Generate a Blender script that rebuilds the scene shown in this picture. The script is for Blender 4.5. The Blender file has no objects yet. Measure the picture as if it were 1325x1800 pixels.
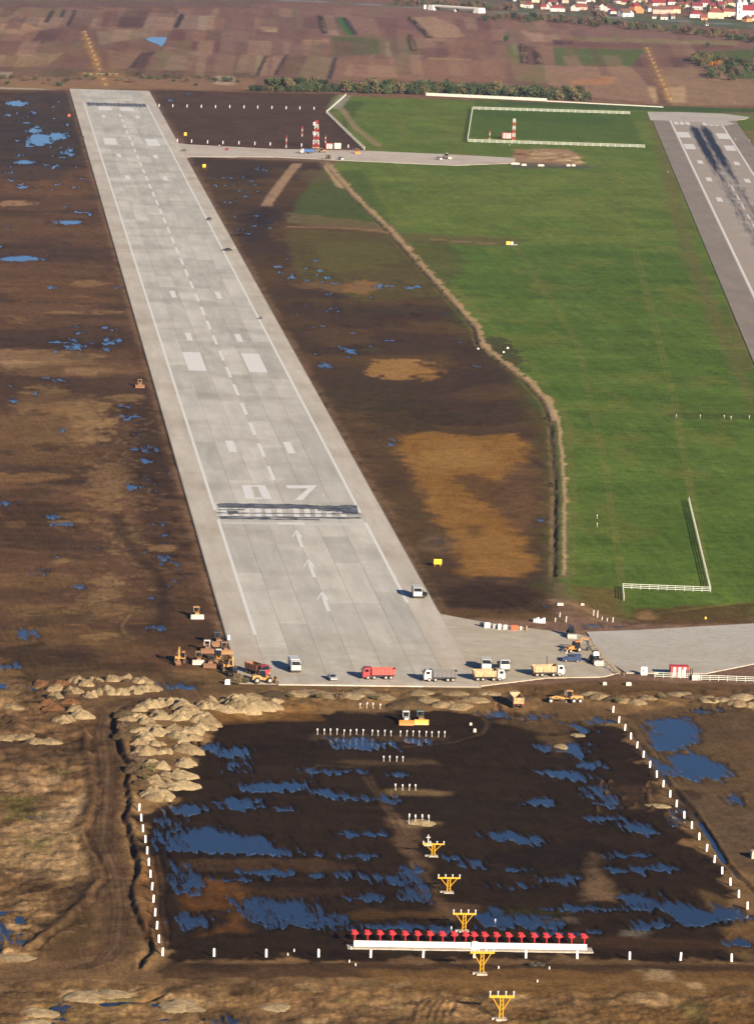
import bpy, bmesh, math, random
import numpy as np
from mathutils import Vector, Matrix
random.seed(7); rng = np.random.default_rng(7)
scene = bpy.context.scene
COL = scene.collection
R_ = math.radians

# ------------------------------------------------------------------ camera
# World frame: X across the new runway, Y along it, origin in the middle of its near end.
FPX, PITCH, YAW, ROLL = 7541.9, 0.162108, 0.0956615, 0.0364516
CAM = Vector((-97.73, -1045.07, 215.58))
Fv = Vector((math.sin(YAW)*math.cos(PITCH), math.cos(YAW)*math.cos(PITCH), -math.sin(PITCH)))
R0 = Vector((math.cos(YAW), -math.sin(YAW), 0)); U0 = R0.cross(Fv)
Rv = math.cos(ROLL)*R0 + math.sin(ROLL)*U0
Uv = -math.sin(ROLL)*R0 + math.cos(ROLL)*U0
cd = bpy.data.cameras.new('camera'); cam = bpy.data.objects.new('camera', cd); COL.objects.link(cam)
cd.sensor_fit = 'VERTICAL'; cd.sensor_height = 24.0; cd.sensor_width = 24.0
cd.lens = 24.0*FPX/1800.0; cd.clip_start = 1.0; cd.clip_end = 60000.0
m = Matrix((Rv, Uv, -Fv)).transposed().to_4x4(); m.translation = CAM
cam.matrix_world = m
scene.camera = cam

# ------------------------------------------------------------------ sky, sun, exposure
SUN_EL, SUN_AZ = R_(20.0), R_(153.5)          # azimuth from +Y, clockwise
world = bpy.data.worlds.new('World'); scene.world = world; world.use_nodes = True
wn = world.node_tree.nodes; wl = world.node_tree.links; wn.clear()
sky = wn.new('ShaderNodeTexSky'); sky.sky_type = 'NISHITA'; sky.sun_disc = False
sky.sun_elevation = SUN_EL; sky.sun_rotation = SUN_AZ
sky.air_density = 0.65; sky.dust_density = 0.0; sky.ozone_density = 5.5; sky.altitude = 300
bg = wn.new('ShaderNodeBackground'); bg.inputs['Strength'].default_value = 0.05
wo = wn.new('ShaderNodeOutputWorld')
wl.new(sky.outputs[0], bg.inputs[0]); wl.new(bg.outputs[0], wo.inputs[0])
sd_ = bpy.data.lights.new('sun', 'SUN'); sun = bpy.data.objects.new('sun', sd_); COL.objects.link(sun)
sd_.energy = 5.0; sd_.angle = R_(0.55); sd_.color = (1.0, 0.87, 0.68)
tosun = Vector((math.sin(SUN_AZ)*math.cos(SUN_EL), math.cos(SUN_AZ)*math.cos(SUN_EL), math.sin(SUN_EL)))
sun.rotation_euler = tosun.to_track_quat('Z', 'Y').to_euler(); sun.location = (0, 0, 400)
vs = scene.view_settings
vs.view_transform = 'Standard'; vs.look = 'None'; vs.gamma = 1.0; vs.use_curve_mapping = False
vs.exposure = 1.18

# ------------------------------------------------------------------ helpers
def survey(px, py, z=0.0):
    """ground point (x, y) seen at a photo pixel, for a ground of height z"""
    d = Fv + Rv*((px-662.5)/FPX) + Uv*((900-py)/FPX)
    t = (z-CAM.z)/d.z
    return CAM.x+t*d.x, CAM.y+t*d.y
KALB = 1.22
def lin(c): 
    c = np.asarray(c, float)/255.0
    return np.where(c <= .04045, c/12.92, ((c+.055)/1.055)**2.4)
def alb(c, k=KALB): return tuple(np.clip(lin(c)/k, 0.002, 0.9))

def _hash(ix, iy, seed):
    h = (ix.astype(np.int64)*374761393 + iy.astype(np.int64)*668265263 + seed*982451653) & 0xffffffff
    h = ((h ^ (h >> 13))*1274126177) & 0xffffffff
    return ((h ^ (h >> 16)) & 0xffff)/65535.0
def vnoise(x, y, seed=0):
    x0 = np.floor(x); y0 = np.floor(y); fx = x-x0; fy = y-y0
    fx = fx*fx*(3-2*fx); fy = fy*fy*(3-2*fy)
    a = _hash(x0, y0, seed); b = _hash(x0+1, y0, seed); c = _hash(x0, y0+1, seed); d = _hash(x0+1, y0+1, seed)
    return (a+(b-a)*fx)*(1-fy)+(c+(d-c)*fx)*fy
def fbm(x, y, o=4, seed=0):
    s = 0; a = .5; t = 0
    for i in range(o):
        s = s+a*vnoise(x*2**i+i*17.3, y*2**i-i*9.1, seed+i); t += a; a *= .55
    return s/t*2-1
def sst(a, b, x):
    t = np.clip((x-a)/(b-a), 0, 1); return t*t*(3-2*t)

class MB:
    """collects boxes, bars, tubes and prisms for one mesh"""
    def __init__(s): s.v = []; s.f = []
    def add(s, vs, fs):
        o = len(s.v); s.v += [tuple(v) for v in vs]; s.f += [tuple(i+o for i in f) for f in fs]; return s
    def box(s, cx, cy, cz, sx, sy, sz, rz=0, tilt=None):
        c = [(i*sx/2, j*sy/2, k*sz/2) for i in (-1, 1) for j in (-1, 1) for k in (-1, 1)]
        M = Matrix.Rotation(rz, 3, 'Z')
        if tilt: M = M @ Matrix.Rotation(tilt[1], 3, tilt[0])
        vs = [M @ Vector(p)+Vector((cx, cy, cz)) for p in c]
        return s.add(vs, [(0, 1, 3, 2), (4, 6, 7, 5), (0, 4, 5, 1), (2, 3, 7, 6), (0, 2, 6, 4), (1, 5, 7, 3)])
    def tube(s, p0, p1, r0, r1=None, n=8, caps=True):
        r1 = r0 if r1 is None else r1
        p0 = Vector(p0); p1 = Vector(p1); d = (p1-p0).normalized()
        a = d.orthogonal().normalized(); b = d.cross(a)
        vs = []
        for p, r in ((p0, r0), (p1, r1)):
            for i in range(n):
                t = 2*math.pi*i/n; vs.append(p+a*(r*math.cos(t))+b*(r*math.sin(t)))
        fs = [(i, (i+1) % n, n+(i+1) % n, n+i) for i in range(n)]
        if caps: fs += [tuple(range(n-1, -1, -1)), tuple(range(n, 2*n))]
        return s.add(vs, fs)
    def prism(s, prof, y0, y1, inset=0.0):
        """profile of (x, z) points swept across y; inset narrows the top points"""
        n = len(prof); zs = [p[1] for p in prof]; zt = max(zs); zb = min(zs)
        def ins(z): return inset*(z-zb)/(zt-zb) if zt > zb else 0
        vs = [(x, y0+ins(z), z) for x, z in prof]+[(x, y1-ins(z), z) for x, z in prof]
        fs = [(i, (i+1) % n, n+(i+1) % n, n+i) for i in range(n)]+[tuple(range(n-1, -1, -1)), tuple(range(n, 2*n))]
        return s.add(vs, fs)
    def sheet(s, pts, z):
        return s.add([(p[0], p[1], z) for p in pts], [tuple(range(len(pts)))])
    def slab(s, pts, z0, z1):
        n = len(pts)
        vs = [(p[0], p[1], z0) for p in pts]+[(p[0], p[1], z1) for p in pts]
        return s.add(vs, [(i, (i+1) % n, n+(i+1) % n, n+i) for i in range(n)]+[tuple(range(n-1, -1, -1)), tuple(range(n, 2*n))])
    def mesh(s, name, mat, recalc=True):
        me = bpy.data.meshes.new(name); me.from_pydata(s.v, [], s.f)
        if recalc:
            bm = bmesh.new(); bm.from_mesh(me); bmesh.ops.recalc_face_normals(bm, faces=bm.faces); bm.to_mesh(me); bm.free()
        if mat: me.materials.append(mat)
        me.update(); return me
    def build(s, name, mat, parent=None, recalc=True):
        o = bpy.data.objects.new(name, s.mesh(name, mat, recalc)); COL.objects.link(o)
        if parent: o.parent = parent
        return o
def tag(o, label=None, cat=None, group=None, kind=None):
    if label: o['label'] = label
    if cat: o['category'] = cat
    if group: o['group'] = group
    if kind: o['kind'] = kind
    return o
KIDS = {}
def empty(name, loc=(0, 0, 0), rz=0):
    o = bpy.data.objects.new(name, None); o.location = loc; o.rotation_euler = (0, 0, rz); o.empty_display_size = .5
    COL.objects.link(o); return o
def link_copy(name, me, parent, loc=(0, 0, 0), rz=0, scale=None):
    o = bpy.data.objects.new(name, me); COL.objects.link(o); o.parent = parent
    o.location = loc; o.rotation_euler = (0, 0, rz)
    if scale: o.scale = scale
    return o
def kids(o): return [c for c in bpy.data.objects if c.parent == o]
def copy_tree(o, table=None):
    """copies a thing, its parts and their sub-parts; mesh data is shared"""
    c = o.copy(); COL.objects.link(c)
    for ch in o.children:
        k = copy_tree(ch); k.parent = c
    return c
ORD = 'first second third fourth fifth sixth seventh eighth ninth tenth eleventh twelfth thirteenth fourteenth fifteenth sixteenth seventeenth eighteenth nineteenth twentieth'.split()
TENS = {20: 'twenty', 30: 'thirty', 40: 'forty', 50: 'fifty', 60: 'sixty', 70: 'seventy', 80: 'eighty', 90: 'ninety'}
def nth(i):
    """0-based index to an ordinal word"""
    i += 1
    if i <= 20: return ORD[i-1]
    if i == 100: return 'hundredth'
    if i > 100: return 'hundred and '+nth(i-101)
    t = i//10*10
    return TENS[t][:-1]+'ieth' if i % 10 == 0 else TENS[t]+'-'+ORD[i % 10-1]

# ------------------------------------------------------------------ materials
def mat_base(name):
    m = bpy.data.materials.new(name); m.use_nodes = True
    nt = m.node_tree; b = nt.nodes['Principled BSDF']; return m, nt, b
MATS = {}
def paintm(name, srgb, rough=.5, dirt=.35, scale=1.2, metal=0, dirtcol=(112, 92, 70)):
    """painted or bare surface with blotchy site dust"""
    if name in MATS: return MATS[name]
    m, nt, b = mat_base(name); N = nt.nodes.new; L = nt.links.new
    tc = N('ShaderNodeTexCoord'); nz = N('ShaderNodeTexNoise'); nz.inputs['Scale'].default_value = scale; nz.inputs['Detail'].default_value = 5
    L(tc.outputs['Object'], nz.inputs['Vector'])
    rp = N('ShaderNodeValToRGB'); rp.color_ramp.elements[0].position = .42; rp.color_ramp.elements[1].position = .75
    L(nz.outputs['Fac'], rp.inputs['Fac'])
    mul = N('ShaderNodeMath'); mul.operation = 'MULTIPLY'; mul.inputs[1].default_value = dirt; L(rp.outputs['Color'], mul.inputs[0])
    mx = N('ShaderNodeMix'); mx.data_type = 'RGBA'
    mx.inputs['A'].default_value = (*alb(srgb), 1); mx.inputs['B'].default_value = (*alb(dirtcol), 1)
    L(mul.outputs[0], mx.inputs['Factor']); L(mx.outputs['Result'], b.inputs['Base Color'])
    b.inputs['Roughness'].default_value = rough; b.inputs['Metallic'].default_value = metal
    MATS[name] = m; return m
def concretem(name, srgb, var=.10, streak=True, scale=.05, stain=(130, 118, 100), stain_o=.25):
    m, nt, b = mat_base(name); N = nt.nodes.new; L = nt.links.new
    g = N('ShaderNodeNewGeometry'); oi = N('ShaderNodeObjectInfo')
    mp = N('ShaderNodeMapping'); mp.inputs['Scale'].default_value = (1, .12 if streak else 1, 1); L(g.outputs['Position'], mp.inputs['Vector'])
    n1 = N('ShaderNodeTexNoise'); n1.inputs['Scale'].default_value = scale*4; n1.inputs['Detail'].default_value = 6; n1.inputs['Roughness'].default_value = .65; L(mp.outputs[0], n1.inputs['Vector'])
    n2 = N('ShaderNodeTexNoise'); n2.inputs['Scale'].default_value = scale*.6; n2.inputs['Detail'].default_value = 5; L(g.outputs['Position'], n2.inputs['Vector'])
    n3 = N('ShaderNodeTexNoise'); n3.inputs['Scale'].default_value = .9; n3.inputs['Detail'].default_value = 3; L(g.outputs['Position'], n3.inputs['Vector'])
    # tone = 1 + var*(random-.5)*2 + streaks
    def madd(a, k, c):
        q = N('ShaderNodeMath'); q.operation = 'MULTIPLY_ADD'; L(a, q.inputs[0]); q.inputs[1].default_value = k
        if isinstance(c, float): q.inputs[2].default_value = c
        else: L(c, q.inputs[2])
        return q.outputs[0]
    t = madd(oi.outputs['Random'], 2*var, 1.0-var)
    t = madd(n1.outputs['Fac'], .75, t); t = madd(n3.outputs['Fac'], .2, t)
    s = N('ShaderNodeMath'); s.operation = 'SUBTRACT'; L(t, s.inputs[0]); s.inputs[1].default_value = .475
    base = N('ShaderNodeVectorMath'); base.operation = 'SCALE'; base.inputs[0].default_value = alb(srgb); L(s.outputs[0], base.inputs['Scale'])
    rp = N('ShaderNodeValToRGB'); rp.color_ramp.elements[0].position = .48; rp.color_ramp.elements[1].position = .72; L(n2.outputs['Fac'], rp.inputs['Fac'])
    mo = N('ShaderNodeMath'); mo.operation = 'MULTIPLY'; L(rp.outputs['Color'], mo.inputs[0]); mo.inputs[1].default_value = stain_o
    mx = N('ShaderNodeMix'); mx.data_type = 'RGBA'; L(mo.outputs[0], mx.inputs['Factor']); L(base.outputs[0], mx.inputs['A']); mx.inputs['B'].default_value = (*alb(stain), 1)
    sx_ = N('ShaderNodeSeparateXYZ'); L(g.outputs['Position'], sx_.inputs[0])
    dr = N('ShaderNodeMapRange'); dr.interpolation_type = 'SMOOTHSTEP'; L(sx_.outputs['Y'], dr.inputs['Value']); dr.inputs['From Min'].default_value = 95; dr.inputs['From Max'].default_value = -5
    nd = N('ShaderNodeTexNoise'); nd.inputs['Scale'].default_value = .16; nd.inputs['Detail'].default_value = 7; nd.inputs['Roughness'].default_value = .7; L(g.outputs['Position'], nd.inputs['Vector'])
    dn = N('ShaderNodeMapRange'); L(nd.outputs['Fac'], dn.inputs['Value']); dn.inputs['From Min'].default_value = .38; dn.inputs['From Max'].default_value = .68; dn.inputs['To Max'].default_value = .7
    dm = N('ShaderNodeMath'); dm.operation = 'MULTIPLY'; L(dr.outputs[0], dm.inputs[0]); L(dn.outputs[0], dm.inputs[1])
    m3 = N('ShaderNodeMix'); m3.data_type = 'RGBA'; L(dm.outputs[0], m3.inputs['Factor']); L(mx.outputs['Result'], m3.inputs['A']); m3.inputs['B'].default_value = (*alb((172, 150, 120)), 1)
    L(m3.outputs['Result'], b.inputs['Base Color']); b.inputs['Roughness'].default_value = .9
    b.inputs['Specular IOR Level'].default_value = .15
    MATS[name] = m; return m
def wornpaint(name, srgb, under, wear=.35, scale=.6, st=(1, 1, 1)):
    """road paint worn through to the surface below"""
    m, nt, b = mat_base(name); N = nt.nodes.new; L = nt.links.new
    g = N('ShaderNodeNewGeometry'); mp = N('ShaderNodeMapping'); mp.inputs['Scale'].default_value = st; L(g.outputs['Position'], mp.inputs['Vector'])
    n1 = N('ShaderNodeTexNoise'); n1.inputs['Scale'].default_value = scale; n1.inputs['Detail'].default_value = 6; n1.inputs['Roughness'].default_value = .7; L(mp.outputs[0], n1.inputs['Vector'])
    rp = N('ShaderNodeValToRGB'); rp.color_ramp.elements[0].position = .45; rp.color_ramp.elements[1].position = .7; L(n1.outputs['Fac'], rp.inputs['Fac'])
    mo = N('ShaderNodeMath'); mo.operation = 'MULTIPLY'; L(rp.outputs['Color'], mo.inputs[0]); mo.inputs[1].default_value = wear
    mx = N('ShaderNodeMix'); mx.data_type = 'RGBA'; L(mo.outputs[0], mx.inputs['Factor'])
    mx.inputs['A'].default_value = (*alb(srgb), 1); mx.inputs['B'].default_value = (*alb(under), 1)
    L(mx.outputs['Result'], b.inputs['Base Color']); b.inputs['Roughness'].default_value = .8
    MATS[name] = m; return m

M_conc = concretem('runway_concrete', (196, 191, 180), var=.13, stain=(156, 149, 138), stain_o=.55)
M_shoulder = concretem('shoulder_concrete', (196, 186, 172), var=.05, stain=(162, 138, 112), stain_o=.4)
M_link = concretem('link_concrete', (188, 178, 160), var=.03, streak=False, stain=(160, 136, 104), stain_o=.5)
M_oldconc = concretem('old_concrete', (168, 154, 140), var=.03, streak=False, stain=(140, 126, 116), stain_o=.35)
M_oldshoulder = concretem('old_shoulder', (144, 132, 120), var=.02, streak=True, stain=(124, 112, 102), stain_o=.5)
M_apron = concretem('apron_concrete', (184, 178, 168), var=.05, streak=False, scale=.12, stain=(200, 195, 186), stain_o=.5)
M_white = wornpaint('white_marking', (228, 226, 220), (195, 190, 180), .35)
M_oldwhite = wornpaint('old_white_marking', (226, 222, 216), (172, 160, 146), .45)
M_black = wornpaint('black_cover_paint', (48, 54, 68), (168, 166, 164), .85, 1.0, (.22, .9, 1))
M_pale = wornpaint('pale_marking', (205, 202, 196), (190, 184, 174), .7)

# ------------------------------------------------------------------ ground: grid, soil colours, relief
NR, NC = 900, 640
invd = np.linspace(1/700.0, 1/5700.0, NR); rowsY = 1/invd-1045.07
rowsY = np.concatenate(([-9000, -4000, -2000, -1000, -600, -420], rowsY, [5200, 6500, 9000, 14000, 25000]))
uu = np.concatenate(([-60, -20, -7, -2.5, -1, -.4, -.12], np.linspace(0, 1, NC), [1.12, 1.4, 2, 3.5, 8, 21, 61]))
def xl(Y): return -118-.03*(np.clip(Y, -400, 5000)+300)
def xr(Y): return 72+.2*(np.clip(Y, -400, 5000)+300)
gx = xl(rowsY)[:, None]+(xr(rowsY)-xl(rowsY))[:, None]*uu[None, :]
gy = np.repeat(rowsY[:, None], len(uu), 1)
X = gx.ravel(); Y = gy.ravel(); NV = len(X); SHP = gx.shape
n_big = fbm(X/70, Y/40, 4, 11); n_mid = fbm(X/14, Y/16, 4, 23); n_fine = fbm(X/3.2, Y/3.6, 3, 31)
n_track = fbm((X+.10*Y)/.9, Y/14, 3, 41)              # wheel tracks drawn out along the runway axis
n_edge = fbm(X/6, Y/8, 4, 51)
C = np.zeros((NV, 3)); WET = np.zeros(NV); Z = np.zeros(NV)

def poly(pts, z=0): return np.array([survey(p[0], p[1], z) for p in pts])
def inside_sd(P, pad):
    """indices near the polygon and signed distance (negative inside)"""
    lo = P.min(0)-pad; hi = P.max(0)+pad
    idx = np.nonzero((X > lo[0]) & (X < hi[0]) & (Y > lo[1]) & (Y < hi[1]))[0]
    x = X[idx]; y = Y[idx]; d2 = np.full(len(idx), 1e18); ins = np.zeros(len(idx), bool)
    n = len(P)
    for i in range(n):
        ax, ay = P[i]; bx, by = P[(i+1) % n]; ex, ey = bx-ax, by-ay
        t = np.clip(((x-ax)*ex+(y-ay)*ey)/(ex*ex+ey*ey+1e-9), 0, 1)
        d2 = np.minimum(d2, (x-ax-t*ex)**2+(y-ay-t*ey)**2)
        c = ((ay > y) != (by > y)) & (x < ex*(y-ay)/(ey if abs(ey) > 1e-9 else 1e-9)+ax)
        ins ^= c
    d = np.sqrt(d2); return idx, np.where(ins, -d, d)
def line_d(P, pad):
    lo = P.min(0)-pad; hi = P.max(0)+pad
    idx = np.nonzero((X > lo[0]) & (X < hi[0]) & (Y > lo[1]) & (Y < hi[1]))[0]
    x = X[idx]; y = Y[idx]; d2 = np.full(len(idx), 1e18); sg = np.zeros(len(idx))
    for i in range(len(P)-1):
        ax, ay = P[i]; bx, by = P[i+1]; ex, ey = bx-ax, by-ay
        t = np.clip(((x-ax)*ex+(y-ay)*ey)/(ex*ex+ey*ey+1e-9), 0, 1)
        q = (x-ax-t*ex)**2+(y-ay-t*ey)**2; s = np.sign(ex*(y-ay)-ey*(x-ax))
        sg = np.where(q < d2, s, sg); d2 = np.minimum(d2, q)
    return idx, np.sqrt(d2), sg
def ell(cx, cy, rx, ry, n=12, rot=0):
    return [(cx+rx*math.cos(2*math.pi*i/n)*math.cos(rot)-ry*math.sin(2*math.pi*i/n)*math.sin(rot),
             cy+ry*math.sin(2*math.pi*i/n)*math.cos(rot)+rx*math.cos(2*math.pi*i/n)*math.sin(rot)) for i in range(n)]
def soil(pts, col, f=2.5, j=2.0, o=1.0, col2=None, nz=None, world_pts=False):
    P = np.array(pts, float) if world_pts else poly(pts)
    idx, sd = inside_sd(P, f+j+1)
    mk = o*sst(f, -f, sd+j*(n_edge[idx]*1.3+n_fine[idx]*.4))
    c = np.tile(np.array(alb(col)), (len(idx), 1))
    if col2 is not None:
        q = (n_mid if nz is None else nz)[idx]; w = sst(-.35, .35, q)[:, None]
        c = c*(1-w)+np.array(alb(col2))*w
    C[idx] = C[idx]*(1-mk[:, None])+c*mk[:, None]
    return idx, mk
def track(pts, w, col, o=1.0, f=.6, j=.5):
    idx, d, _ = line_d(poly(pts), w+f+j+2)
    mk = o*sst(w/2+f, w/2-f, d+j*n_edge[idx]); mk = mk[:, None]
    C[idx] = C[idx]*(1-mk)+np.array(alb(col))*mk
def ridge(pts, w, h, side=0, j=.3):
    """berm (h > 0) or ditch (h < 0) along a line"""
    idx, d, s = line_d(poly(pts), 3*w+2)
    dd = d*s-side; Z[idx] += h*np.exp(-((dd+j*n_edge[idx]+.45*w*n_fine[idx])/w)**2)*(1+.35*n_fine[idx]+.6*n_mid[idx])

# --- broad zones
C[:] = np.array(alb((128, 100, 88)))
C *= (1+.10*n_big[:, None])
soil([(-900, 2600), (-900, 158), (125, 158), (410, 1160), (600, 2600)], (104, 76, 58), 4, 3, col2=(82, 61, 50), nz=n_big)   # left mud field
soil([(255, 158), (590, 165), (575, 195), (640, 262), (330, 262)], (92, 70, 60), 4, 3, col2=(80, 58, 48))
soil([(330, 275), (560, 285), (690, 410), (845, 580), (975, 720), (975, 1090), (775, 1085)], (74, 56, 46), 4, 3, col2=(92, 70, 48), nz=n_big)
GR = (86, 108, 44); GR2 = (76, 98, 38)
soil([(590, 168), (960, 180), (1500, 212), (1500, 560), (1600, 1080), (1325, 1086), (1100, 1090), (1000, 1050), (985, 860), (978, 730), (850, 600), (690, 400), (580, 290), (645, 265), (575, 190)], (104, 118, 52), 3, 2, col2=(94, 112, 46), nz=n_big)
soil([(1000, 430), (1300, 420), (1700, 1000), (1330, 1086), (1100, 1085), (1000, 1040), (985, 760), (860, 600), (720, 430)], (90, 112, 46), 14, 6, .85, col2=(80, 104, 40), nz=n_big)
soil([(1250, 230), (1500, 230), (1500, 400), (1330, 330)], (112, 112, 64), 4, 3, col2=(130, 108, 76))
# grass tone: mowing bands, dry streaks
ig = np.nonzero((X > 60) & (Y > 60) & (Y < 2250))[0]
green = (C[ig, 1] > C[ig, 0]*1.05)
band = fbm((X[ig]+.02*Y[ig])/1.6, Y[ig]/45, 3, 61)+.8*fbm(X[ig]/30, Y[ig]/9, 3, 62)
C[ig] = np.where(green[:, None], C[ig]*(1+.17*band[:, None]+.10*n_mid[ig][:, None]), C[ig])
dry = (sst(.1, .55, fbm(X[ig]/16, Y[ig]/40, 4, 67))*.38*green)[:, None]
C[ig] = C[ig]*(1-dry)+np.array(alb((122, 116, 58)))*dry
for pts, col, o in [([(600, 178), (640, 180), (600, 240)], (60, 72, 38), .5), ([(840, 170), (1040, 195), (1090, 225), (830, 200)], (70, 96, 40), .5),
                    ([(830, 195), (1105, 203), (1130, 252), (822, 240)], (66, 92, 38), .55), ([(560, 300), (640, 300), (690, 400), (500, 390)], (82, 96, 44), .8),
                    ([(500, 400), (690, 412), (790, 520), (640, 530), (520, 490)], (96, 86, 50), .75), ([(560, 425), (680, 425), (720, 470), (560, 480)], (100, 96, 52), .5),
                    ([(500, 372), (690, 395), (690, 412), (500, 392)], (120, 100, 76), .7), ([(1005, 1030), (1095, 1035), (1095, 1085), (1015, 1082)], (112, 92, 58), .8),
                    ([(1110, 1070), (1325, 1060), (1325, 1095), (1110, 1098)], (92, 68, 46), .85), ([(1250, 420), (1290, 400), (1320, 660), (1300, 640)], (112, 96, 66), .6),
                    ([(1135, 205), (1165, 205), (1215, 420), (1290, 600), (1325, 700), (1325, 730), (1240, 560), (1190, 420)], (110, 100, 62), .6),
                    ([(700, 408), (920, 420), (905, 434), (710, 428)], (104, 84, 62), .6), ([(1170, 725), (1325, 726), (1325, 738), (1170, 735)], (74, 84, 42), .6)]:
    soil(pts, col, 2.5, 2.5, o)
for pts in ([(1000, 1010), (1003, 860), (995, 740), (930, 640), (865, 580), (790, 500)], [(1090, 1030), (1060, 820), (1010, 600), (900, 430)], [(1240, 1030), (1180, 700), (1110, 430), (1080, 300)], [(700, 300), (820, 330), (960, 320), (1100, 300)], [(1130, 1080), (1300, 1060)]):
    track(pts, .9, (124, 118, 64), .45, .5, .8); track([(x+7, y) for x, y in pts], .9, (124, 118, 64), .45, .5, .8)
# --- left mud: bands of lighter, drier soil
for cx, cy, rx, ry, col, o in [(60, 330, 120, 14, (112, 80, 60), .6), (80, 360, 140, 10, (104, 76, 58), .6), (20, 357, 26, 5, (160, 124, 100), .8), (120, 510, 170, 22, (108, 78, 56), .7),
                               (60, 545, 130, 14, (112, 82, 60), .6), (60, 628, 120, 14, (140, 110, 82), .7), (40, 640, 30, 6, (170, 140, 110), .7), (160, 652, 50, 6, (166, 132, 98), .7),
                               (130, 650, 160, 12, (126, 96, 70), .5), (80, 710, 60, 30, (136, 106, 74), .7), (150, 740, 46, 46, (150, 118, 84), .75), (60, 760, 90, 40, (118, 90, 62), .7),
                               (40, 838, 90, 10, (140, 106, 72), .6), (100, 800, 130, 20, (110, 82, 56), .6), (190, 860, 40, 45, (136, 106, 76), .65), (225, 940, 36, 36, (140, 110, 80), .6),
                               (60, 1020, 120, 16, (116, 88, 60), .55), (150, 1075, 130, 18, (124, 96, 66), .6), (190, 1035, 30, 20, (140, 112, 82), .6), (100, 1120, 120, 20, (112, 86, 58), .5), (220, 1130, 80, 20, (110, 84, 56), .5),
                               (70, 700, 160, 8, (84, 62, 48), .5), (60, 600, 140, 12, (70, 54, 48), .6), (100, 450, 160, 10, (84, 62, 52), .5), (60, 900, 80, 24, (70, 52, 40), .6), (60, 930, 80, 40, (76, 56, 42), .5),
                               (60, 1150, 90, 14, (66, 50, 38), .7), (110, 1085, 60, 14, (72, 56, 42), .6), (270, 780, 40, 120, (66, 48, 40), .6), (280, 950, 50, 70, (72, 52, 42), .6), (300, 1080, 70, 60, (76, 56, 42), .5),
                               (80, 220, 120, 60, (72, 60, 58), .6), (60, 260, 100, 60, (66, 56, 54), .5)]:
    soil(ell(cx, cy, rx, ry), col, 2.5, 9, min(1, o*1.15))
for k in range(46):
    cx, cy = random.uniform(-20, 300), random.uniform(480, 1150)
    if cx < 60+cy*.22+60: soil(ell(cx, cy, random.uniform(12, 50), random.uniform(2, 7)), random.choice([(150, 118, 86), (134, 100, 70), (120, 88, 62), (70, 52, 42), (62, 47, 40)]), 1.2, 4, random.uniform(.35, .7))
for k in range(40):
    cx, cy = random.uniform(520, 940), random.uniform(420, 1060)
    if 470+(cy-420)*.45 < cx < 700+(cy-420)*.42: soil(ell(cx, cy, random.uniform(8, 36), random.uniform(2, 6)), random.choice([(120, 92, 62), (108, 80, 56), (62, 47, 40), (56, 42, 36), (90, 82, 48)]), 1.2, 4, random.uniform(.3, .6))
for k in range(16):          # swirling dozer tracks
    a = [(150+random.uniform(-20, 130)+random.uniform(-6, 6)*t+18*math.sin(t*.6+k), 700+k*24+t*7) for t in range(11)]
    track(a, .9, (78, 58, 44), .45, .4, .3); track([(x+5, y) for x, y in a], .9, (150, 120, 88), .35, .4, .3)
track([(205, 905), (215, 940), (240, 975), (275, 1005), (290, 1040), (285, 1100)], 4, (58, 44, 38), .7, 1.5, 1.5)
soil([(128, 200), (140, 200), (415, 1165), (385, 1165)], (70, 52, 42), 2.5, 2, .45)
# --- right mud
for cx, cy, rx, ry, col, o in [(700, 650, 58, 20, (158, 118, 72), .85), (740, 655, 35, 14, (150, 108, 60), .6), (620, 505, 60, 10, (120, 92, 64), .7), (640, 505, 30, 14, (150, 112, 74), .6), (560, 500, 40, 8, (124, 94, 70), .6),
                               (600, 590, 60, 20, (96, 72, 50), .6), (650, 700, 90, 30, (72, 60, 42), .6), (820, 730, 110, 20, (64, 48, 42), .6), (860, 640, 60, 50, (66, 50, 44), .6), (720, 730, 80, 30, (60, 50, 38), .5),
                               (560, 310, 40, 12, (110, 92, 70), .5), (450, 400, 30, 30, (62, 48, 48), .7), (470, 380, 30, 14, (54, 42, 44), .6), (420, 300, 60, 20, (66, 52, 50), .6), (870, 690, 70, 16, (98, 74, 52), .4),
                               (760, 460, 60, 40, (88, 78, 46), .5), (640, 560, 80, 18, (70, 52, 44), .6), (690, 545, 110, 10, (72, 60, 46), .5)]:
    soil(ell(cx, cy, rx, ry), col, 2.0, 7, min(1, o*1.1))
OCH = [(697, 765), (760, 760), (830, 766), (905, 762), (925, 780), (930, 810), (900, 830), (880, 850), (868, 890), (900, 920), (930, 960), (945, 1000), (915, 1015), (860, 1010), (825, 1015), (800, 985), (790, 950), (770, 920), (745, 880), (720, 835), (705, 800)]
soil(OCH, (152, 110, 60), 3, 4, .95, col2=(136, 96, 48))
soil(ell(800, 805, 70, 18), (164, 124, 74), 5, 6, .5); soil(ell(920, 870, 40, 60), (112, 82, 58), 6, 6, .7)
soil([(830, 830), (880, 850), (870, 890), (840, 880), (800, 850), (790, 838)], (84, 62, 44), 2, 3, .75); soil(ell(835, 935, 12, 12), (92, 68, 46), 3, 3, .6)
soil(ell(780, 1050, 70, 40), (78, 60, 48), 4, 4, .7); soil(ell(860, 1050, 90, 22), (58, 42, 34), 4, 4, .8); soil(ell(820, 1078, 60, 8), (110, 82, 54), 3, 3, .6); soil(ell(900, 1085, 60, 8), (112, 86, 60), 3, 3, .6)
soil(ell(770, 955, 30, 20), (120, 98, 80), 3, 4, .5)
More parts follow.
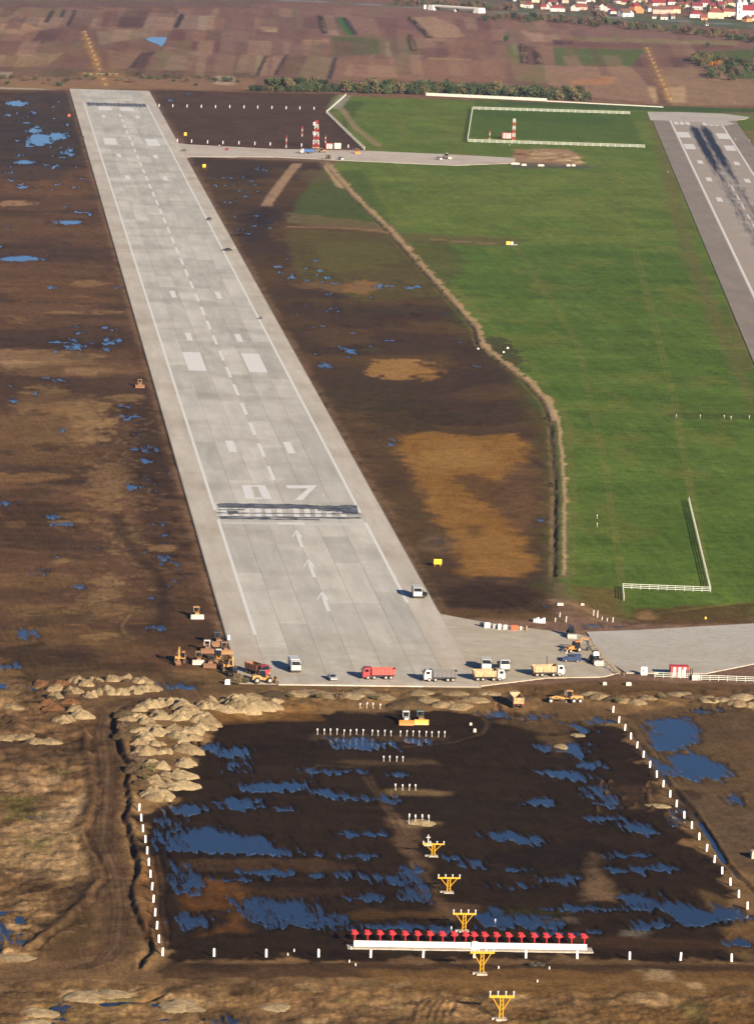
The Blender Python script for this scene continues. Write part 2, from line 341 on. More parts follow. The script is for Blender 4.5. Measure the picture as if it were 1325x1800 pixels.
# dirt road and ditch along the green field
ROADL = [(576, 288), (620, 340), (690, 408), (740, 465), (790, 520), (838, 573), (846, 605), (880, 632), (928, 668), (962, 705), (974, 740), (980, 800), (984, 860), (984, 930), (983, 1010)]
track(ROADL, 3.6, (180, 150, 118), .95, .8, 2.4)
for dx in (-7, 7): track([(x+dx*(y/900), y) for x, y in ROADL[9:]], 1.2, (190, 162, 136), .7, .5, .4)
track([(x, y) for x, y in ROADL[10:]], 1.8, (88, 96, 44), .9, .5, .7)
ridge([(x-9*(.4+y/1400), y+2) for x, y in ROADL], .8, -.8)
track([(x-9*(.4+y/1400), y+2) for x, y in ROADL], 1.3, (58, 48, 38), .8, .5, .6)  # ditch shadow deepened by a dark soil colour
for pts, w, col in [([(522, 288), (500, 315), (475, 350), (468, 362)], 6, (172, 140, 118)), ([(600, 190), (625, 225), (668, 258)], 5, (150, 128, 104)), ([(606, 168), (590, 190)], 9, (150, 144, 140)),
                    ([(575, 292), (600, 330)], 5, (176, 148, 120)), ([(510, 398), (600, 400), (690, 408)], 6, (150, 118, 90)), ([(755, 420), (800, 424), (860, 428)], 5, (150, 122, 96)),
                    ([(975, 1055), (1010, 1062), (1035, 1072), (1045, 1090)], 4, (150, 120, 92)), ([(1045, 1085), (1110, 1092)], 3, (120, 96, 74))]:
    track(pts, w, col, .85, 1, 1)
soil(ell(1138, 1082, 17, 8), (150, 118, 86), 1.5, 1.5, .8)
soil([(905, 262), (1000, 262), (1022, 275), (1020, 292), (900, 290)], (172, 138, 114), 1.5, 3, .95, col2=(160, 124, 100)); 
soil([(890, 283), (1020, 290), (1060, 296), (900, 296)], (92, 86, 84), 1.5, 2, .7)
# --- far fields
FZ = .33962
def fld(x0, y0, zp, col, o=1.0): soil([(x0+a*FZ, y0+b*FZ) for a, b in zp], col, 1.6, 1.2, o)
for zp, col in [
    ([(0, 0), (1325, 0), (1325, 12), (0, 14)], (116, 104, 84)), ([(0, 12), (1325, 10), (1325, 38), (0, 40)], (118, 94, 88)),
    ([(110, 40), (545, 50), (490, 140), (370, 135), (170, 130), (0, 112), (0, 90)], (138, 114, 100)), ([(0, 40), (110, 38), (40, 90), (0, 95)], (116, 90, 78)),
    ([(545, 55), (775, 60), (740, 145), (490, 140)], (102, 76, 72)), ([(0, 118), (150, 122), (205, 150), (120, 180), (0, 178)], (164, 132, 108)),
    ([(240, 140), (350, 140), (290, 210), (160, 232), (150, 212)], (96, 76, 72)), ([(360, 150), (500, 150), (530, 240), (420, 245), (265, 242)], (122, 94, 84)),
    ([(0, 240), (420, 240), (400, 275), (0, 280)], (128, 100, 86)), ([(0, 285), (335, 275), (240, 345), (0, 345)], (154, 134, 102)), ([(330, 275), (430, 250), (660, 262), (660, 345), (240, 352)], (124, 94, 80)),
    ([(505, 158), (740, 148), (885, 152), (860, 190), (700, 205), (520, 232)], (140, 120, 102)), ([(775, 65), (920, 70), (885, 165), (740, 142)], (148, 124, 110)),
    ([(920, 72), (1110, 80), (1110, 158), (905, 146)], (140, 118, 108)), ([(1030, 78), (1110, 80), (1105, 156), (1025, 154)], (160, 140, 122)), ([(905, 150), (1150, 162), (1140, 266), (840, 240)], (112, 80, 74)),
    ([(1120, 76), (1325, 80), (1325, 158), (1118, 158)], (124, 98, 90)), ([(1150, 162), (1325, 162), (1325, 270), (1140, 266)], (134, 108, 98)), ([(1245, 280), (1325, 280), (1325, 390), (1210, 386)], (154, 136, 112)),
    ([(890, 268), (1030, 270), (985, 370), (800, 362)], (144, 122, 104)), ([(830, 265), (890, 268), (850, 360), (780, 355)], (122, 116, 84)), ([(730, 272), (805, 268), (750, 356), (660, 350)], (86, 70, 64)),
    ([(560, 260), (735, 265), (665, 350), (560, 345)], (140, 112, 92)), ([(1030, 270), (1240, 272), (1205, 375), (1090, 362)], (126, 100, 90)),
    ([(0, 345), (1325, 375), (1325, 410), (0, 400)], (110, 92, 74)), ([(0, 398), (1325, 405), (1325, 462), (0, 458)], (142, 114, 92)), ([(1090, 395), (1215, 395), (1210, 440), (1110, 440)], (176, 152, 130)), ([(0, 368), (66, 372), (60, 396), (0, 396)], (196, 180, 166))]:
    fld(0, 0, zp, col)
for zp, col in [
    ([(0, 25), (900, 50), (1325, 90), (1325, 110), (830, 95), (380, 80), (0, 82)], (130, 102, 94)), ([(50, 85), (355, 80), (335, 192), (40, 190)], (126, 98, 90)), ([(50, 138), (140, 140), (140, 166), (60, 162)], (170, 144, 124)),
    ([(368, 80), (430, 80), (462, 182), (385, 178)], (156, 132, 116)), ([(440, 90), (485, 90), (542, 182), (500, 184)], (72, 112, 58)), ([(490, 86), (640, 92), (680, 185), (542, 182)], (140, 112, 102)),
    ([(640, 85), (830, 95), (925, 198), (680, 188)], (128, 96, 90)), ([(835, 92), (950, 85), (1060, 130), (1112, 192), (930, 196)], (166, 138, 116)), ([(1060, 95), (1325, 110), (1325, 220), (1110, 190)], (126, 94, 88)),
    ([(40, 192), (410, 192), (410, 285), (0, 280)], (130, 102, 92)), ([(270, 204), (412, 204), (410, 230), (270, 232)], (166, 136, 112)), ([(418, 190), (660, 195), (668, 282), (412, 290)], (98, 102, 66)), ([(668, 192), (832, 196), (842, 292), (680, 292)], (126, 114, 92)),
    ([(700, 215), (725, 215), (735, 290), (708, 290)], (152, 134, 112)), ([(760, 215), (780, 215), (792, 290), (768, 290)], (150, 132, 112)),
    ([(850, 192), (1065, 200), (1060, 245), (850, 252)], (146, 118, 104)), ([(850, 250), (1270, 235), (1270, 310), (920, 300)], (126, 96, 88)), ([(1268, 230), (1325, 230), (1325, 320), (1270, 310)], (138, 110, 94)),
    ([(920, 300), (1140, 308), (1140, 322), (910, 318)], (170, 138, 110)), ([(0, 282), (80, 290), (30, 390), (0, 392)], (152, 136, 108)), ([(85, 290), (190, 285), (122, 392), (28, 392)], (152, 124, 106)), ([(190, 285), (300, 295), (242, 402), (122, 396)], (114, 88, 74)),
    ([(300, 295), (452, 300), (410, 408), (242, 402)], (138, 118, 94)), ([(452, 300), (1325, 315), (1325, 425), (410, 412)], (142, 110, 92)), ([(500, 330), (790, 340), (760, 400), (490, 390)], (158, 128, 108))]:
    fld(440, 0, zp, col)
for zp, col in [
    ([(-200, -400), (1600, -400), (1600, 60), (-200, 20)], (112, 104, 90)), ([(0, 28), (500, 60), (1325, 110), (1325, 150), (800, 125), (500, 95), (0, 60)], (96, 104, 82)),
    ([(0, 105), (850, 160), (1250, 215), (1250, 240), (390, 215), (0, 225)], (136, 106, 98)), ([(110, 158), (330, 185), (330, 212), (180, 218)], (170, 140, 120)), ([(280, 205), (395, 208), (390, 235), (290, 232)], (92, 68, 76)),
    ([(330, 188), (1240, 215), (1240, 236), (400, 212)], (140, 128, 92)), ([(390, 216), (1220, 236), (1200, 258), (390, 242)], (124, 92, 84)), ([(50, 230), (110, 230), (136, 326), (65, 332)], (106, 118, 68)), ([(130, 240), (200, 240), (218, 336), (140, 332)], (110, 84, 76)),
    ([(205, 228), (282, 240), (292, 336), (222, 332)], (142, 112, 98)), ([(282, 246), (768, 256), (690, 346), (300, 336)], (96, 108, 62)), ([(60, 340), (240, 335), (260, 430), (100, 420)], (128, 116, 84)), ([(240, 340), (690, 346), (800, 470), (790, 532), (480, 502), (250, 432)], (152, 124, 104)),
    ([(360, 420), (560, 400), (610, 405), (600, 435), (380, 440)], (178, 132, 98)), ([(720, 300), (1000, 298), (960, 342), (690, 346)], (108, 80, 76)), ([(770, 255), (1250, 250), (1220, 300), (800, 295)], (128, 98, 88)), ([(830, 348), (1010, 350), (1400, 420), (1400, 545), (900, 545)], (150, 124, 102)),
    ([(770, 450), (970, 448), (972, 530), (800, 532)], (184, 156, 124)), ([(815, 445), (862, 450), (880, 540), (825, 530)], (120, 92, 80)), ([(1000, 275), (1500, 240), (1500, 430), (1200, 400)], (92, 102, 60)), ([(1270, 315), (1400, 320), (1400, 345), (1275, 340)], (96, 130, 62)),
    ([(0, 520), (880, 550), (1400, 565), (1400, 585), (760, 575), (0, 540)], (74, 92, 48))]:
    fld(875, 0, zp, col)
for pts in ([(142, 55), (152, 55), (176, 105), (192, 150), (178, 150), (163, 110)], [(1130, 84), (1141, 84), (1164, 130), (1184, 176), (1168, 176), (1152, 130)]): soil(pts, (178, 138, 78), 2.5, 4, .75)
soil([(140, 129), (214, 131), (212, 135), (140, 134)], (160, 122, 72), 4, 8, .7)
soil([(155, 112), (215, 118), (225, 150), (165, 148)], (150, 118, 80), 6, 10, .5)
for yb0, yb1 in ((14, 30), (30, 52), (52, 72), (72, 97), (97, 133)):
    x = -10
    while x < 1200:
        w = random.uniform(7, 34); sl = (yb1-yb0)*(-.55+1.0*x/1000)
        if random.random() < .6: soil([(x, yb0), (x+w, yb0), (x+w+sl, yb1), (x+sl, yb1)], random.choice([(158, 126, 108), (120, 86, 78), (138, 104, 90), (166, 138, 116), (108, 78, 72), (128, 112, 84), (146, 112, 92)]), 1.4, 1.0, random.uniform(.3, .6))
        x += w
# crop rows and stubble in the fields
iff = np.nonzero(Y > 2200)[0]
rows = fbm((X[iff]*.97+.25*Y[iff])/9, Y[iff]/220, 3, 77)
C[iff] *= np.array([1.03, .96, .86]); C[iff] *= (1+.16*rows+.07*fbm(X[iff]/40, Y[iff]/60, 4, 78)+.05*n_fine[iff])[:, None]
for pts, w in [([(562, 28), (571, 58)], 7), ([(720, 32), (755, 66)], 8), ([(720, 66), (727, 88)], 7), ([(604, 30), (624, 60)], 6), ([(917, 80), (921, 110)], 7), ([(941, 92), (948, 112)], 6), ([(310, 22), (322, 26), (310, 48)], 4), ([(320, 25), (310, 48)], 5),
               ([(94, 18), (82, 38)], 5), ([(114, 18), (108, 30)], 4), ([(133, 18), (120, 45)], 4), ([(590, 100), (579, 138)], 4), ([(503, 97), (483, 132)], 3), ([(467, 100), (452, 132)], 3)]:
    track(pts, w, (70, 58, 56), .9, 1.5, 1)
ROADT = [(-40, -14), (200, -9), (440, -2), (560, 3), (650, 8), (757, 14.5), (848, 20.5), (1000, 27), (1180, 36), (1400, 50)]
track(ROADT, 34, (104, 112, 86), .9, 8, 4); track(ROADT, 15, (136, 138, 138), .95, 2.5, .5)
track([(0, 155), (118, 157)], 10, (198, 186, 174), .8, 2, 1)

# --- near ground, left of and below the basin
TAN = (138, 106, 74); DK = (46, 34, 26)
soil([(-500, 1172), (60, 1172), (420, 1178), (480, 1205), (1090, 1205), (1330, 1225), (1700, 1240), (1700, 2600), (-700, 2600)], (116, 90, 64), 3, 3, 1, col2=(132, 102, 70))
soil([(0, 1165), (270, 1165), (330, 1195), (400, 1200), (300, 1210), (60, 1200)], (76, 58, 44), 2, 3, .8)
BASIN = [(245, 1425), (300, 1405), (330, 1330), (372, 1262), (470, 1258), (560, 1250), (700, 1246), (840, 1250), (960, 1265), (1060, 1262), (1090, 1270), (1115, 1300), (1160, 1375), (1185, 1440), (1215, 1480), (1265, 1540), (1290, 1575), (1330, 1600), (1420, 1620), (1420, 1690), (1000, 1680), (560, 1682), (285, 1685), (262, 1600), (250, 1500)]
ib, mb_ = soil(BASIN, DK, 1.5, 5.0, .97, col2=(40, 29, 23)); WET[ib] = np.maximum(WET[ib], mb_*.25)
for pts, col, o in [
    ([(560, 1225), (840, 1228), (900, 1215), (480, 1205), (400, 1215), (380, 1245)], (128, 102, 68), .6), ([(380, 1245), (560, 1236), (560, 1262), (372, 1270)], (128, 92, 52), .6),
    ([(870, 1262), (960, 1240), (1060, 1240), (1100, 1255), (1060, 1272), (960, 1290)], (98, 76, 54), .8), ([(900, 1205), (1080, 1195), (1330, 1205), (1330, 1230), (900, 1225)], (104, 78, 52), .8),
    ([(1090, 1255), (1330, 1215), (1420, 1260), (1420, 1560), (1300, 1530), (1230, 1470), (1190, 1410), (1140, 1330)], (96, 76, 56), .9), ([(1240, 1300), (1330, 1290), (1330, 1420), (1270, 1380)], (106, 82, 58), .6),
    ([(1160, 1380), (1240, 1390), (1220, 1440), (1190, 1440)], (66, 52, 42), .8), ([(1210, 1400), (1330, 1420), (1330, 1520), (1260, 1500)], (100, 80, 62), .7),
    ([(1230, 1560), (1290, 1580), (1330, 1600), (1330, 1690), (1270, 1670), (1290, 1610), (1240, 1600)], (132, 104, 70), .5), ([(1260, 1625), (1330, 1620), (1330, 1650), (1280, 1650)], (120, 90, 58), .8),
    ([(690, 1425), (715, 1440), (740, 1500), (770, 1570), (800, 1600), (790, 1612), (750, 1570), (720, 1520), (700, 1470)], (104, 80, 60), .85),
    ([(765, 1580), (840, 1585), (840, 1605), (770, 1605)], (98, 74, 54), .7), ([(1035, 1495), (1050, 1500), (1060, 1535), (1080, 1545), (1078, 1580), (1030, 1578), (1032, 1540), (1030, 1515)], (122, 96, 72), .85),
    ([(318, 1575), (350, 1540), (420, 1545), (440, 1570), (400, 1595), (325, 1600)], (104, 68, 36), .8), ([(400, 1590), (440, 1595), (440, 1635), (350, 1640), (380, 1620)], (100, 66, 36), .8),
    ([(320, 1505), (560, 1505), (640, 1520), (560, 1530), (320, 1525)], (84, 62, 44), .7), ([(430, 1555), (600, 1555), (620, 1570), (440, 1575)], (70, 50, 34), .6), ([(570, 1600), (700, 1595), (780, 1605), (620, 1612)], (92, 66, 40), .7),
    ([(255, 1500), (275, 1500), (285, 1670), (255, 1660), (235, 1580), (240, 1540)], (122, 86, 52), .8),
    ([(560, 1332), (770, 1332), (770, 1340), (640, 1342)], (96, 76, 54), .6), ([(670, 1382), (810, 1386), (790, 1394), (680, 1393)], (132, 106, 74), .75), ([(550, 1286), (785, 1290), (785, 1298), (550, 1296)], (96, 76, 54), .6), ([(615, 1240), (690, 1242), (690, 1249), (615, 1248)], (112, 88, 62), .7),
    ([(705, 1438), (770, 1440), (760, 1450), (715, 1448)], (140, 114, 82), .7), ([(860, 1595), (940, 1592), (1010, 1600), (900, 1608)], (78, 74, 46), .5), ([(900, 1612), (1000, 1608), (1010, 1618), (930, 1620)], (112, 98, 84), .6),
    ([(1090, 1630), (1130, 1630), (1130, 1642), (1090, 1640)], (128, 116, 104), .6), ([(1060, 1380), (1160, 1375), (1170, 1420), (1070, 1415)], (72, 54, 40), .7), ([(950, 1290), (1010, 1285), (1010, 1315), (970, 1325)], (112, 88, 60), .6),
    ([(840, 1500), (1040, 1470), (1100, 1490), (1100, 1520), (900, 1530)], (34, 27, 23), .6), ([(700, 1395), (1000, 1400), (1000, 1450), (760, 1440)], (44, 34, 28), .6), ([(1000, 1640), (1330, 1650), (1330, 1668), (1000, 1660)], (76, 54, 38), .6)]:
    soil(pts, col, 1.6, 2.2, o)
# bottom strip and left bank
for pts, col, o in [
    ([(280, 1690), (1400, 1690), (1400, 1720), (280, 1720)], (84, 62, 44), .85), ([(620, 1700), (1400, 1712), (1400, 1750), (700, 1745)], (122, 90, 54), .6), ([(300, 1740), (700, 1735), (740, 1765), (300, 1775)], (136, 104, 70), .6),
    ([(440, 1760), (560, 1755), (600, 1790), (440, 1790)], (140, 108, 76), .5), ([(650, 1745), (780, 1750), (740, 1775), (640, 1770)], (150, 118, 84), .5), ([(900, 1770), (1330, 1760), (1400, 1850), (900, 1850)], (112, 82, 48), .6), ([(1130, 1700), (1180, 1705), (1185, 1722), (1135, 1722)], (164, 136, 104), .8),
    ([(1080, 1745), (1170, 1750), (1170, 1768), (1090, 1765)], (150, 120, 86), .6), ([(960, 1775), (1020, 1770), (1050, 1800), (960, 1800)], (140, 110, 78), .5), ([(340, 1690), (460, 1692), (460, 1710), (340, 1708)], (64, 48, 36), .7), ([(880, 1725), (1060, 1730), (1060, 1750), (880, 1745)], (126, 94, 54), .5),
    ([(0, 1230), (160, 1215), (165, 1320), (0, 1325)], (116, 88, 62), .7), ([(0, 1300), (170, 1300), (170, 1345), (0, 1345)], (86, 66, 50), .7), ([(0, 1345), (160, 1335), (160, 1400), (0, 1400)], (128, 98, 70), .7), ([(0, 1365), (100, 1362), (90, 1390), (0, 1395)], (156, 124, 92), .8),
    ([(0, 1400), (75, 1400), (60, 1440), (0, 1445)], (104, 92, 52), .7), ([(70, 1430), (150, 1395), (155, 1420), (120, 1450), (60, 1465)], (172, 142, 110), .85), ([(0, 1450), (130, 1445), (160, 1500), (160, 1540), (60, 1545), (0, 1530)], (160, 130, 96), .75), ([(40, 1480), (90, 1475), (95, 1500), (50, 1505)], (118, 106, 64), .6),
    ([(0, 1545), (110, 1555), (160, 1570), (110, 1640), (60, 1650), (0, 1610)], (98, 74, 52), .7), ([(0, 1580), (90, 1570), (80, 1640), (30, 1650), (0, 1620)], (132, 104, 72), .6), ([(120, 1560), (170, 1530), (175, 1570), (120, 1640), (80, 1650)], (70, 54, 42), .7),
    ([(60, 1650), (160, 1590), (175, 1610), (165, 1690), (60, 1685)], (92, 70, 48), .8), ([(0, 1676), (60, 1676), (60, 1692), (0, 1695)], (182, 146, 106), .75),
    ([(110, 1740), (240, 1738), (230, 1760), (180, 1765), (120, 1760)], (196, 164, 124), .85), ([(280, 1745), (340, 1750), (360, 1775), (300, 1775)], (186, 150, 108), .8), ([(60, 1765), (140, 1750), (230, 1775), (200, 1800), (40, 1800)], (150, 118, 80), .6),
    ([(65, 1775), (115, 1770), (110, 1785), (70, 1786)], (78, 70, 40), .8), ([(195, 1755), (250, 1750), (245, 1766), (200, 1768)], (82, 70, 44), .8), ([(0, 1200), (40, 1205), (40, 1250), (0, 1255)], (150, 120, 86), .6), ([(60, 1185), (290, 1180), (300, 1215), (180, 1240), (70, 1235)], (112, 88, 62), .5)]:
    soil(pts, col, 1.2, 2.6, min(1, o*1.15))
for k in range(60):
    cx, cy = (random.uniform(-20, 150), random.uniform(1340, 1650)) if k < 34 else (random.uniform(0, 1325), random.uniform(1725, 1810))
    soil(ell(cx, cy, random.uniform(6, 30), random.uniform(2, 8)), random.choice([(188, 156, 118), (168, 136, 100), (150, 118, 84), (84, 64, 46), (70, 54, 40), (110, 98, 60)]), .8, 3, random.uniform(.35, .75))
# haul road with banks
HAUL = [(-30, 1728), (60, 1716), (130, 1705), (180, 1690), (205, 1660), (212, 1600), (205, 1540), (180, 1480), (185, 1420), (190, 1350), (182, 1290), (190, 1255), (230, 1235), (300, 1228)]
track(HAUL, 8.5, (98, 74, 54), .95, 1.6, 1.2); track(HAUL[3:], 2.2, (122, 96, 74), .5, 1, .6); track(HAUL[:4], 9, (118, 92, 66), .7, 2, 1.5)
for o_ in (-14, -5, 7, 15): track([(x+o_, y) for x, y in HAUL[2:]], .7, (74, 56, 44), .6, .3, .4)
LB = [(242, 1700), (262, 1672), (250, 1630), (228, 1590), (226, 1560), (238, 1535), (236, 1500), (220, 1440), (218, 1390), (222, 1350), (208, 1310), (200, 1290), (198, 1265), (215, 1248)]
ridge(LB, .6, -.65, j=1.3); ridge([(x+11, y) for x, y in LB], .9, .4, j=.8); track(LB, 1.0, (58, 46, 38), .6, .5, .8)  # the dark track paints the ditch's shade into the soil colour
RB = [(60, 1668), (110, 1630), (165, 1580), (185, 1545), (170, 1500), (150, 1460), (172, 1420), (172, 1390), (164, 1330), (158, 1285)]
ridge(RB, .6, -.4, j=1.2); ridge([(x-9, y-2) for x, y in RB], 1.2, .55, j=.8); track(RB, .8, (60, 48, 38), .5, .4, .9)  # shade of this bank is also painted in as a dark line
ridge([(0, 1232), (40, 1290), (90, 1300)], 2, .8); ridge([(185, 1765), (250, 1758), (280, 1748)], .8, -1.6); track([(240, 1764), (262, 1758), (280, 1750)], 1.0, (34, 28, 24), .9, .4, .2)
ridge([(60, 1776), (115, 1768)], .9, -1.4)
for k in range(4):           # wheel ruts beside the left posts
    a = [(268+k*9+5*math.sin(t*.9+k), 1440+t*16) for t in range(15)]
    ridge(a, .35, -.22); track(a, .6, (40, 32, 30), .7, .3, .2)
RR = [(1095, 1265), (1140, 1325), (1175, 1375), (1215, 1420), (1250, 1470), (1275, 1515), (1330, 1570)]
ridge(RR, .6, -.35); ridge([(x+8, y) for x, y in RR], .6, .3); ridge([(1230, 1440), (1255, 1480), (1272, 1510)], .5, -.5)
for k in range(3): ridge([(1105+k*9, 1265), (1180+k*9, 1370)], .4, -.25)
for a in ([(700, 1310), (800, 1300), (850, 1285), (858, 1268), (845, 1252)], [(640, 1345), (560, 1340), (530, 1355)], [(640, 1360), (680, 1420), (700, 1450)], [(650, 1360), (690, 1420)], [(1010, 1200), (1090, 1195), (1330, 1204)]):
    track(a, 1.0, (98, 78, 58), .5, .5, .3); ridge(a, .5, -.12)
for k in range(14):          # churned mud right of the middle
    c0 = (1075+random.uniform(-25, 70), 1395+random.uniform(-18, 22)); a = [(c0[0]+6*math.cos(t), c0[1]+9*math.sin(t)) for t in np.linspace(k, k+2.6, 6)]
    ridge(a, .5, .35); track(a, .7, (110, 86, 62), .6, .3, .2)
for k in range(6):           # tractor curves at the bottom edge
    a = [(760+k*13-30*math.cos(t), 1800-45*math.sin(t)) for t in np.linspace(.1, 1.5, 7)]
    ridge(a, .5, .25); track(a, .6, (150, 118, 80), .35, .4, .3)

# --- relief
Z += .05*n_mid*(Y < 1300)+.05*n_fine*(Y < 1300)+.05*n_track*((Y < -5) | ((X < -32) & (Y < 1300)))
ibz, sdb = inside_sd(poly([(240, 1430), (372, 1258), (560, 1240), (840, 1242), (1080, 1245), (1420, 1235), (1420, 1700), (285, 1692)]), 8)
bas = np.zeros(NV); bas[ibz] = sst(4, -4, sdb); Z -= .55*bas
ilb, sdl = inside_sd(poly([(-400, 1185), (60, 1185), (160, 1240), (165, 1400), (140, 1560), (60, 1680), (-400, 1690)]), 10)
rough = np.zeros(NV); rough[ilb] = sst(5, -5, sdl)
inb, sdn = inside_sd(poly([(-400, 1722), (230, 1722), (700, 1735), (1500, 1745), (1500, 2000), (-400, 2000)]), 10)
rough[inb] = np.maximum(rough[inb], sst(5, -5, sdn)*.8)
for bk in (LB, RB):
    ir, dr, _ = line_d(poly(bk), 6); rough[ir] = np.maximum(rough[ir], sst(4, 1, dr)*.55)
ibk, sdk = inside_sd(poly([(490, 1210), (900, 1212), (1330, 1212), (1330, 1240), (900, 1236), (400, 1240)]), 6)
rough[ibk] = np.maximum(rough[ibk], sst(3, -3, sdk)*.8)
Z += rough*(.55*fbm(X/4.5, Y/5, 4, 91)+.35*n_fine+.3*np.abs(fbm(X/1.1, Y/1.4, 2, 95)))
C *= np.clip(1+rough*.8*fbm(X/2.0, Y/2.3, 4, 97)+.5*rough*fbm(X/7, Y/7, 3, 98), .35, 1.8)[:, None]
bandx = fbm(X/26, Y/7, 4, 101); bandy = fbm(X/7, Y/5, 4, 103)
C *= (1+.24*bandx*((Y < 2200) & (X < 30))+.12*bandy*(Y < 2200))[:, None]
C *= (1+.10*n_mid+.12*n_fine)[:, None]*np.where((Y < 1200)[:, None], (1+.10*n_track*(X < -25)+.06*n_track)[:, None], 1)

ihp, sdh = inside_sd(poly([(70, 1195), (180, 1175), (275, 1190), (290, 1215), (470, 1212), (490, 1240), (375, 1262), (345, 1330), (330, 1400), (265, 1405), (235, 1330), (215, 1290), (225, 1250), (150, 1255), (80, 1230)]), 8)
Z[ihp] += .5*sst(3, -3, sdh+2*n_edge[ihp])*(1+.5*n_mid[ihp])
# --- water: the soil dips below a flat water level
WL_FIELD, WL_BASIN = -.20, -.85
def pool(pts, j=1.9, o=1.0, basin=True):
    P = poly(pts, WL_BASIN if basin else WL_FIELD)
    idx, sd = inside_sd(P, 6)
    e = sd+j*(1.1*n_edge[idx]+2.4*n_track[idx]+1.2*n_fine[idx])+(.25 if basin else .9+min(2.2, max(0.0, P[:, 1].mean())/700))
    wl_ = WL_BASIN if basin else WL_FIELD; flat = sst(2.2, .2, e)
    Z[idx] = Z[idx]*(1-flat)+(wl_+.03)*flat
    mk = sst(-.9, -3.2, e)*o; Z[idx] = Z[idx]*(1-mk)+(wl_-.12)*mk
    dk = sst(5, 0, e)*.5; C[idx] *= (1-dk*.55)[:, None]; WET[idx] = np.maximum(WET[idx], sst(3.2, -.4, e))
BP = [ell(433, 1411, 26, 8), [(425, 1378), (500, 1378), (532, 1374), (530, 1386), (480, 1391), (440, 1390)], [(557, 1392), (600, 1394), (683, 1402), (682, 1410), (640, 1408), (570, 1400)], [(571, 1306), (600, 1302), (640, 1300), (680, 1306), (687, 1318), (650, 1320), (600, 1315)],
      ell(741, 1303, 22, 4), ell(570, 1357, 32, 4), ell(620, 1355, 22, 3), ell(697, 1361, 18, 4), ell(494, 1423, 7, 3), [(298, 1470), (345, 1456), (375, 1453), (420, 1466), (470, 1470), (482, 1485), (520, 1497), (519, 1505), (450, 1503), (400, 1500), (318, 1500)],
      ell(630, 1467, 36, 5), ell(556, 1501, 16, 3), ell(622, 1505, 27, 5), ell(475, 1534, 55, 6), ell(559, 1537, 16, 5), ell(597, 1537, 11, 5), [(637, 1536), (680, 1538), (712, 1548), (714, 1560), (690, 1555), (650, 1545)], [(712, 1522), (728, 1530), (740, 1570), (738, 1585), (720, 1580), (712, 1550)],
      ell(643, 1579, 38, 5), [(420, 1590), (450, 1578), (550, 1583), (560, 1600), (610, 1610), (625, 1633), (560, 1633), (480, 1626), (442, 1620)], ell(690, 1628, 60, 5), [(838, 1610), (870, 1596), (900, 1605), (960, 1613), (978, 1632), (900, 1634), (850, 1626)], ell(836, 1519, 20, 9), ell(792, 1507, 13, 4),
      [(855, 1464), (900, 1460), (940, 1470), (966, 1478), (950, 1486), (900, 1482), (866, 1476)], [(940, 1356), (1000, 1352), (1029, 1362), (1025, 1372), (970, 1370)], ell(956, 1314, 12, 5), [(981, 1320), (1000, 1308), (1030, 1308), (1040, 1325), (1010, 1332)], ell(1040, 1346, 22, 8),
      [(1031, 1268), (1060, 1263), (1082, 1268), (1070, 1276), (1040, 1276)], [(994, 1272), (1020, 1275), (1040, 1285), (1020, 1290)], [(1031, 1384), (1050, 1382), (1060, 1400), (1085, 1412), (1080, 1422), (1055, 1415)], ell(947, 1409, 20, 6), [(1075, 1450), (1100, 1444), (1140, 1452), (1152, 1466), (1120, 1468)],
      [(1180, 1428), (1190, 1424), (1197, 1440), (1188, 1452)], [(1062, 1526), (1120, 1522), (1180, 1518), (1184, 1530), (1130, 1534), (1080, 1534)], ell(990, 1546, 36, 7), ell(896, 1529, 18, 6), [(1095, 1575), (1130, 1568), (1160, 1590), (1155, 1602), (1120, 1595)],
      [(1150, 1592), (1190, 1578), (1230, 1595), (1290, 1594), (1326, 1612), (1280, 1621), (1235, 1631), (1190, 1626), (1178, 1612)], [(880, 1606), (920, 1610), (985, 1622), (980, 1632), (900, 1632)], ell(1308, 1656, 24, 6), ell(1137, 1627, 25, 6),
      [(1148, 1270), (1175, 1262), (1203, 1262), (1225, 1285), (1232, 1305), (1205, 1314), (1180, 1320), (1150, 1320), (1142, 1295)], [(1156, 1340), (1175, 1328), (1215, 1322), (1250, 1330), (1270, 1345), (1278, 1362), (1255, 1374), (1210, 1371), (1178, 1363)],
      ell(1293, 1404, 15, 10), ell(1242, 1250, 30, 4), ell(350, 1618, 34, 14), [(312, 1548), (340, 1540), (357, 1556), (330, 1572), (314, 1570)], [(415, 1580), (450, 1578), (480, 1600), (470, 1628), (430, 1610)], ell(414, 1547, 24, 5), ell(362, 1314, 22, 8), ell(416, 1324, 22, 9), ell(420, 1349, 11, 7),
      ell(330, 1422, 34, 9), ell(424, 1414, 30, 10), ell(874, 1256, 22, 7), ell(930, 1262, 30, 6), ell(620, 1300, 40, 3), ell(1100, 1505, 30, 4), ell(790, 1636, 30, 4), ell(300, 1470, 10, 30), ell(307, 1540, 8, 26), ell(1060, 1438, 30, 5), ell(1010, 1640, 60, 3), ell(540, 1616, 60, 8), ell(1020, 1598, 60, 5), ell(900, 1560, 40, 4)]
for p in BP: pool(p)
